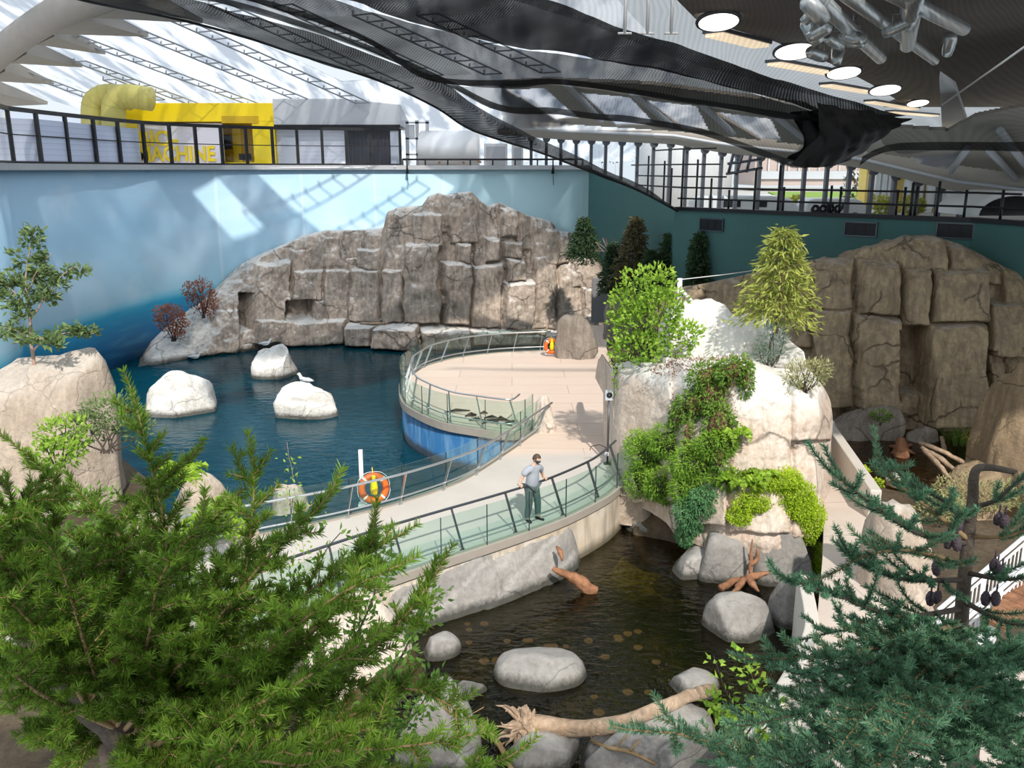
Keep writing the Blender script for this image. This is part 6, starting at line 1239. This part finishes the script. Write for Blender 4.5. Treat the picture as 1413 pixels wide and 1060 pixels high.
def broad(kind, base, limbs, n, L, Wd, leaf, label, seed, bark='dark_bark', r0=.012, sp=.09):
    R = rs(seed); e = empty(kind, base, label, 'tree'); parts = []
    for q, pts in enumerate(limbs):
        C_ = np.array(resample(smooth_path(pts, 6), .03)); MB().tube(C_, list(np.linspace(r0, r0*.3, len(C_))), 6).build('limb', M[bark], e, True)
        i = R.randint(int(len(C_)*.25), len(C_), n); d = unit(R.normal(size=(n, 3))); P = C_[i]+d*R.uniform(.1, 1, n)[:, None]*sp; parts.append(leaves(P, d+np.array((0, -.3, .5)), L, Wd, seed+q))
    foliage('leaves', *merge(parts), LM[leaf], e); return e
q5 = lambda x, y, d=0: A(x, y, 5.2+d)
broad('broadleaf_sapling', (q5(500, 1100)[0], 5.2, -.9), [[(q5(500, 1100)[0], 5.2, -.9), q5(480, 1080), q5(455, 950), q5(440, 830), q5(445, 770), q5(470, 735)], [q5(455, 940), q5(500, 860), q5(520, 800), q5(505, 745)], [q5(470, 1010), q5(540, 930), q5(580, 850), q5(598, 815)], [q5(480, 1060), q5(560, 1000), q5(600, 940)], [q5(455, 930), q5(410, 860), q5(400, 800)], [q5(470, 1020), q5(430, 960), q5(380, 930)]], 330, .062, .03, 'glossy leaves', 'thin leafy sapling with small glossy leaves right of the fir', 71, sp=.13)
q6 = lambda x, y, d=0: A(x, y, 9.0+d)
broad('lime_sapling', (q6(1030, 1100)[0], 9.0, -.9), [[(q6(1030, 1100)[0], 9.0, -.9), q6(1032, 1070), q6(1022, 1000), q6(1000, 950), q6(985, 905)], [q6(1026, 1020), q6(1045, 985), q6(1040, 940), q6(1022, 905)], [q6(1028, 1030), q6(1060, 1000), q6(1075, 970)], [q6(1025, 1010), q6(995, 985), q6(978, 960)], [q6(1030, 1040), q6(1050, 1030), q6(1072, 1020)]], 85, .10, .075, 'bright leaves', 'lime green leafed sapling at the bottom edge by the kerb', 72, sp=.12)
# ------------------------------------------------------------------ the two big conifers close to the visitor
def conifer_bough(e, pts, R, seed, leaf, tw, sub, nl, nw, dens, bark='twig_bark', r0=.012, twig=(.09, .2), start=.12, ang=.9, flat=.45, gap=.035, name='bough', upturn=.12):
    C_ = np.array(resample(smooth_path(pts, 8), .012)); k = len(C_); mb = MB(); mb.tube(C_[::3], list(np.linspace(r0, r0*.25, len(C_[::3]))), 6); NP, ND, NT = [], [], []
    def needle_run(c, tone, full=1.0):
        T = unit(np.gradient(c, axis=0)); L_ = np.linalg.norm(np.diff(c, axis=0), axis=1).sum(); n = int(L_*dens); 
        if n < 3: return
        u = R.uniform(0, 1, n); i = u*(len(c)-1); P = np.stack([np.interp(i, np.arange(len(c)), c[:, a]) for a in range(3)], 1); t = T[np.clip(i.astype(int), 0, len(c)-1)]; s_ = unit(R.normal(size=(n, 3))); s_ = unit(s_-t*(s_*t).sum(1)[:, None]); s_[:, 2] += .30
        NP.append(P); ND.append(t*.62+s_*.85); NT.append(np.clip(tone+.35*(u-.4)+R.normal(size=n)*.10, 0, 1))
    def shoot(p, d, l, tone, lev):
        m = max(5, int(l/.014)); u = np.linspace(0, 1, m); b = R.normal(size=3)*.12; c = p+d*(u*l)[:, None]+(b+np.array((0, 0, upturn)))*(u**2*l)[:, None]; mb.tube(c[::2] if m > 6 else c, list(np.linspace(r0*.32, r0*.12, len(c[::2] if m > 6 else c))), 4); needle_run(c, tone)
        if lev > 0 and l > .06:
            n = int(l/gap*.7); 
            for q in range(n):
                v = .2+.75*(q+R.uniform(0, .6))/max(1, n); pp = c[min(m-1, int(v*(m-1)))]; sd = np.cross(d, (0, 0, 1)); sd = sd/(np.linalg.norm(sd)+1e-6)*(1 if q % 2 else -1); shoot(pp, unit(d*.75+sd*.75+R.normal(size=3)*.15), l*.45*(1.15-v*.7), tone+.08, lev-1)
    needle_run(C_[int(k*max(start, .35)):], .3); L_ = (k-1)*.012; n = int(L_*(1-start)/gap)
    for q in range(n):
        v = start+(1-start)*(q+R.uniform(0, .7))/n; i = min(k-1, int(v*(k-1))); t = unit(C_[min(k-1, i+2)]-C_[max(0, i-2)]); sd = unit(np.cross(t, (0, 0, 1))); up = np.cross(sd, t); sg = 1 if q % 2 else -1; a = ang*R.uniform(.75, 1.2)
        d = unit(t*math.cos(a)+(sd*sg*math.cos(flat*R.normal())+up*R.normal()*flat)*math.sin(a)); l = R.uniform(*twig)*(1.2-.75*v)*tw; shoot(C_[i], d, l, R.uniform(.15, .6), sub)
    shoot(C_[-1], unit(C_[-1]-C_[-4]), twig[0]*.8, .6, 0)
    o = mb.build(name, M[bark], e, True); V, F, T = needles(np.concatenate(NP), np.concatenate(ND), nl, nw, seed, np.concatenate(NT)); foliage('needles', V, F, T, LM[leaf], o); return len(T)//5
R = rs(101); nf = 0
f3 = lambda x, y, Y: A(x, y, Y)
fir = empty('fir_tree', (f3(175, 1060, 2.7)[0], 2.7, -.9), 'big yellow green fir filling the lower left foreground', 'tree')
tr_ = [(f3(175, 1060, 2.7)[0]+.02, 2.72, -.9), f3(190, 1240, 2.7), f3(180, 1060, 2.7), f3(160, 1005, 2.72), f3(120, 975, 2.8), f3(60, 910, 2.9), f3(10, 850, 3.0), f3(-60, 800, 3.1)]
MB().tube(smooth_path(tr_, 6), list(np.linspace(.085, .026, 43)), 10).build('trunk', M['bark'], fir, True)
FB = [([(180, 1040, 2.7), (210, 930, 2.6), (230, 820, 2.5), (225, 720, 2.5), (205, 630, 2.55), (188, 560, 2.6)], .9), ([(190, 1030, 2.7), (270, 930, 2.5), (330, 810, 2.4), (348, 720, 2.4), (350, 645, 2.45)], 1), ([(200, 1040, 2.65), (310, 960, 2.4), (420, 880, 2.25), (490, 800, 2.2), (512, 740, 2.2)], 1), ([(210, 1050, 2.6), (340, 1000, 2.35), (470, 930, 2.2), (550, 860, 2.1), (596, 800, 2.1)], 1), ([(220, 1060, 2.6), (360, 1040, 2.3), (480, 990, 2.1), (560, 950, 2.05), (640, 985, 2.0)], .8), ([(60, 910, 2.9), (100, 800, 2.8), (150, 730, 2.75), (205, 680, 2.7), (255, 640, 2.7)], 1), ([(40, 880, 2.95), (60, 760, 2.9), (85, 710, 2.9), (70, 660, 2.9), (40, 630, 2.9)], .8), ([(10, 850, 3.0), (10, 740, 2.9), (20, 700, 2.8), (0, 660, 2.8)], 1), ([(120, 975, 2.8), (190, 860, 2.6), (260, 760, 2.5), (300, 710, 2.5), (325, 685, 2.5)], 1), ([(160, 1005, 2.7), (120, 900, 2.45), (90, 800, 2.3), (60, 740, 2.3)], 1), ([(160, 1005, 2.7), (200, 900, 2.4), (220, 800, 2.2), (270, 730, 2.15)], 1), ([(170, 1010, 2.7), (280, 880, 2.3), (360, 780, 2.15), (440, 700, 2.15)], 1.05), ([(170, 1020, 2.7), (300, 960, 2.2), (400, 870, 2.0), (470, 820, 1.95), (530, 790, 1.95)], 1), ([(180, 1060, 2.7), (280, 1010, 2.1), (380, 960, 1.9), (480, 900, 1.85)], 1), ([(180, 1070, 2.7), (300, 1060, 2.1), (430, 1040, 1.9), (560, 1030, 1.85), (620, 1020, 1.85)], 1), ([(120, 975, 2.8), (60, 880, 2.4), (0, 820, 2.2), (-60, 790, 2.1)], 1), ([(60, 910, 2.9), (20, 800, 2.6), (-20, 740, 2.5), (-60, 690, 2.5)], 1), ([(180, 1080, 2.7), (250, 1080, 2.0), (330, 1050, 1.8), (420, 1060, 1.75)], 1), ([(120, 975, 2.8), (170, 780, 2.5), (155, 730, 2.45), (120, 690, 2.45)], .9), ([(160, 1005, 2.7), (60, 960, 2.3), (-20, 900, 2.1), (-80, 900, 2.0)], .8), ([(190, 1030, 2.7), (320, 900, 2.6), (450, 800, 2.6), (540, 745, 2.6)], .8), ([(190, 1060, 2.7), (420, 1080, 2.2), (560, 1090, 2.1), (690, 1050, 2.05)], .7), ([(100, 950, 2.85), (70, 870, 2.6), (110, 800, 2.45), (170, 760, 2.4)], 1), ([(40, 880, 2.95), (-10, 780, 2.75), (30, 700, 2.65), (90, 690, 2.6)], 1), ([(180, 1040, 2.7), (240, 960, 2.45), (300, 860, 2.35), (300, 790, 2.3)], 1), ([(185, 1050, 2.7), (300, 1020, 2.4), (390, 930, 2.3), (390, 850, 2.25)], 1), ([(185, 1050, 2.7), (330, 1080, 2.2), (470, 1080, 2.0), (520, 1000, 1.95)], 1)]
for q in range(16):                     # the shaded inner boughs behind
    x, y = R.uniform(-40, 470), R.uniform(700, 1010); Y_ = R.uniform(2.9, 3.6); FB.append(([(170, 1040, 2.75), (170*.5+x*.5+R.uniform(-30, 30), 1040*.45+y*.55, 2.75*.4+Y_*.6), (x, y, Y_)], 1.1))
for q, (pts, tw) in enumerate(FB):
    nf += conifer_bough(fir, [f3(*p) for p in pts], R, 200+q, 'fir needles', tw, 1, .029, .0032, 1150, r0=.011, twig=(.13, .25), start=.2, gap=.038, flat=.55)
spr = empty('spruce_tree', (f3(1322, 1060, 2.7)[0], 2.7, -.9), 'blue green spruce with dark cones in the lower right foreground', 'tree'); s3 = lambda x, y, d=0: A(x, y, 2.7+d)
tk = [(s3(1318, 1060)[0], 2.7, -.9), s3(1316, 1200), s3(1318, 1060), s3(1322, 960), s3(1326, 860), s3(1334, 760), s3(1342, 690), s3(1345, 652), s3(1362, 645), s3(1402, 652)]
MB().tube(smooth_path(tk, 6), list(np.linspace(.036, .009, 55)), 9).build('trunk', M['bark'], spr, True)
SB = [([(1336, 745, 0), (1280, 700, -.1), (1240, 668, -.15), (1218, 640, -.2)], 1), ([(1335, 750, 0), (1270, 738, -.15), (1210, 700, -.25), (1148, 652, -.3)], 1), ([(1338, 720, 0), (1300, 690, -.1), (1262, 670, -.1)], .9), ([(1332, 780, 0), (1260, 760, -.2), (1200, 765, -.3), (1152, 790, -.35)], 1), ([(1330, 800, 0), (1250, 800, -.2), (1190, 780, -.3), (1168, 758, -.35)], .9), ([(1328, 840, 0), (1240, 850, -.25), (1150, 820, -.4), (1088, 800, -.5)], 1), ([(1326, 860, 0), (1230, 890, -.3), (1130, 905, -.45), (1052, 910, -.5)], 1), ([(1326, 880, 0), (1250, 900, -.35), (1180, 920, -.5), (1110, 930, -.6)], 1), ([(1342, 700, 0), (1375, 690, -.1), (1410, 660, -.15), (1440, 650, -.2)], .9), ([(1338, 740, 0), (1390, 740, -.1), (1440, 720, -.2)], 1), ([(1332, 790, 0), (1390, 800, -.15), (1450, 790, -.2)], 1), ([(1330, 830, 0), (1390, 860, -.2), (1450, 860, -.3)], 1), ([(1400, 652, 0), (1412, 690, -.03), (1418, 730, -.05)], .7),
 ([(1322, 930, 0), (1220, 950, -.4), (1120, 980, -.6), (1040, 1000, -.7)], 1), ([(1322, 950, 0), (1240, 1000, -.5), (1150, 1040, -.7), (1080, 1060, -.8)], 1), ([(1322, 920, 0), (1290, 960, -.5), (1250, 1010, -.8), (1230, 1050, -.9)], 1), ([(1322, 940, 0), (1380, 960, -.4), (1440, 980, -.6)], 1), ([(1322, 980, 0), (1370, 1020, -.5), (1440, 1060, -.7)], 1), ([(1320, 1000, 0), (1200, 1060, -.5), (1080, 1080, -.7), (960, 1020, -.8), (900, 1010, -.85)], 1), ([(1324, 900, 0), (1360, 910, -.3), (1400, 920, -.5), (1440, 910, -.6)], 1), ([(1320, 990, 0), (1290, 1030, -.5), (1300, 1070, -.8)], 1), ([(1326, 870, 0), (1270, 930, -.4), (1200, 980, -.65), (1160, 1030, -.8)], 1), ([(1326, 880, 0), (1370, 900, .2), (1430, 880, .3)], 1), ([(1325, 900, 0), (1250, 880, .2), (1170, 870, .3), (1120, 880, .3)], 1), ([(1321, 960, 0), (1240, 950, .2), (1140, 940, .3), (1060, 960, .3)], 1), ([(1321, 1010, 0), (1200, 1010, .2), (1080, 1030, .3), (1000, 1050, .3)], 1), ([(1320, 1000, 0), (1390, 1000, .2), (1450, 1020, .3)], 1), ([(1316, 1100, 0), (1200, 1090, -.3), (1100, 1050, -.6), (1010, 1040, -.7)], 1), ([(1316, 1100, 0), (1400, 1060, -.4), (1440, 1030, -.6)], 1)]
for q in range(14):
    x, y = R.uniform(1060, 1440), R.uniform(890, 1070); d_ = R.uniform(.25, .9); SB.append(([(1320, 980, .1), (1320*.5+x*.5, 960*.5+y*.5-15, d_*.6), (x, y, d_)], 1.05))
for q, (pts, tw) in enumerate(SB):
    nf += conifer_bough(spr, [s3(*p) for p in pts], R, 300+q, 'spruce needles', tw, 0 if pts[0][1] < 850 else 1, .021, .0027, 1500, bark='dark_bark' if q % 3 else 'twig_bark', r0=.010, twig=(.13, .20), start=.18, gap=.035 if pts[0][1] > 800 else .05, flat=.35, ang=.85, upturn=.28)
cone = MT('dark purple spruce cone'); vz = cone.n('ShaderNodeTexVoronoi', i_Vector=cone.coord(), i_Scale=190.0).outputs[0]; cone.P(Base_Color=cone.mix(vz, (.035, .022, .035), (.10, .07, .09)), Roughness=.6, Normal=cone.bump(vz, .8, .004)); M['cone'] = cone.m
for q, (x, y, d) in enumerate(((1322, 722, -.05), (1309, 748, -.06), (1320, 750, -.08), (1292, 784, -.06), (1378, 716, -.05), (1386, 720, -.08), (1284, 826, -.1), (1293, 824, -.13), (1372, 780, -.06), (1382, 790, -.1), (1360, 826, -.1), (1374, 826, -.12), (1308, 742, .03), (1376, 785, .02))):
    p = s3(x, y, d); rr = .0145; MB().lathe([(.0, .026), (rr*.55, .023), (rr, .009), (rr*1.05, -.006), (rr*.7, -.022), (0, -.028)], p, 12, Matrix.Rotation(R.uniform(-.4, .4), 3, 'X')).tube([p+np.array((0, 0, .02)), p+np.array((0, 0, .05))], .003, 5).build('cone', M['cone'], spr, True)
print('needles', nf)
# ------------------------------------------------------------------ stairs behind the spruce
Ys = 8.2
def railp(a, b, Y0, Y1): return A(*a, Y0), A(*b, Y1)
for k, (a, b, lab) in enumerate((((1295, 842), (1420, 735), 'left white stair railing behind the spruce'), ((1318, 868), (1440, 762), 'right white stair railing behind the spruce'))):
    P, Q = railp(a, b, 9.0+.1*k, 9.9+.1*k); e = empty('stair_railing', P-np.array((0, 0, .9)), lab, 'railing', 'white stair railings'); up = np.array((0, 0, .42))
    MB().tube([P, Q], .026, 8).build('handrail', M['white'], e, True); MB().tube([P-up*.25, Q-up*.25], .018, 6).build('top_bar', M['white'], e, True); MB().tube([P-up, Q-up], .026, 6).build('bottom_bar', M['white'], e, True)
    for q in range(22): t = q/21; p = P*(1-t)+Q*t; MB().tube([p-up, p-up*.25], .008, 5).build('baluster', M['white'], e, True)
    for t in (0.02, .5, .98): p = P*(1-t)+Q*t; MB().tube([p-np.array((0, 0, 1.0)), p], .028, 8).build('post', M['white'], e, True)
e = empty('wooden_stairs', A(1385, 860, 9.0)-np.array((0, 0, .3)), 'reddish wooden stair treads with pale stringer behind the spruce', 'stairs')
for q in range(7):
    p = A(1375+q*9, 846-q*9.5, 9.1+q*.16); MB().box(p+np.array((.35, .1, -.05)), (1.1, .3, .05), .5).build('tread', M['red_wood'], e)
P, Q = A(1340, 882, 9.0), A(1440, 790, 10.0); MB().wall([P[:2], Q[:2]], [P[2]-.25, Q[2]-.25], [P[2], Q[2]], .06).build('stringer', M['white'], e)
# ------------------------------------------------------------------ light
sc = bpy.context.scene
w = bpy.data.worlds.new('sky'); sc.world = w; w.use_nodes = True
bg = w.node_tree.nodes['Background']; bg.inputs[0].default_value = (.86, .94, 1.0, 1); bg.inputs[1].default_value = 1.0
sun = bpy.data.lights.new('sun', 'SUN'); sun.energy = 4.2; sun.angle = math.radians(1.2); sun.color = (1, .93, .83)
so = bpy.data.objects.new('sun', sun); C.objects.link(so)
sdir = Vector((-.22, 1.0, -.93)); so.rotation_euler = sdir.to_track_quat('-Z', 'Y').to_euler(); so.location = (8, -20, 40)
sc.view_settings.view_transform = 'Standard'; sc.view_settings.look = 'None'; sc.view_settings.exposure = 0; sc.view_settings.gamma = 1; sc.view_settings.use_curve_mapping = False
sc.cycles.transparent_max_bounces = 24

# unseen slats added above and behind the viewpoint to dapple the nearest conifers with shade
mb = MB()
for q in range(15): mb.box((-.5, -.9-q*.46, 11.6), (16, .22, .06))
for x in (-8, -4, 0, 4, 7): mb.box((x, -4.1, 11.75), (.12, 7, .2))
ST(mb.build('shade_slats', M['beam']))
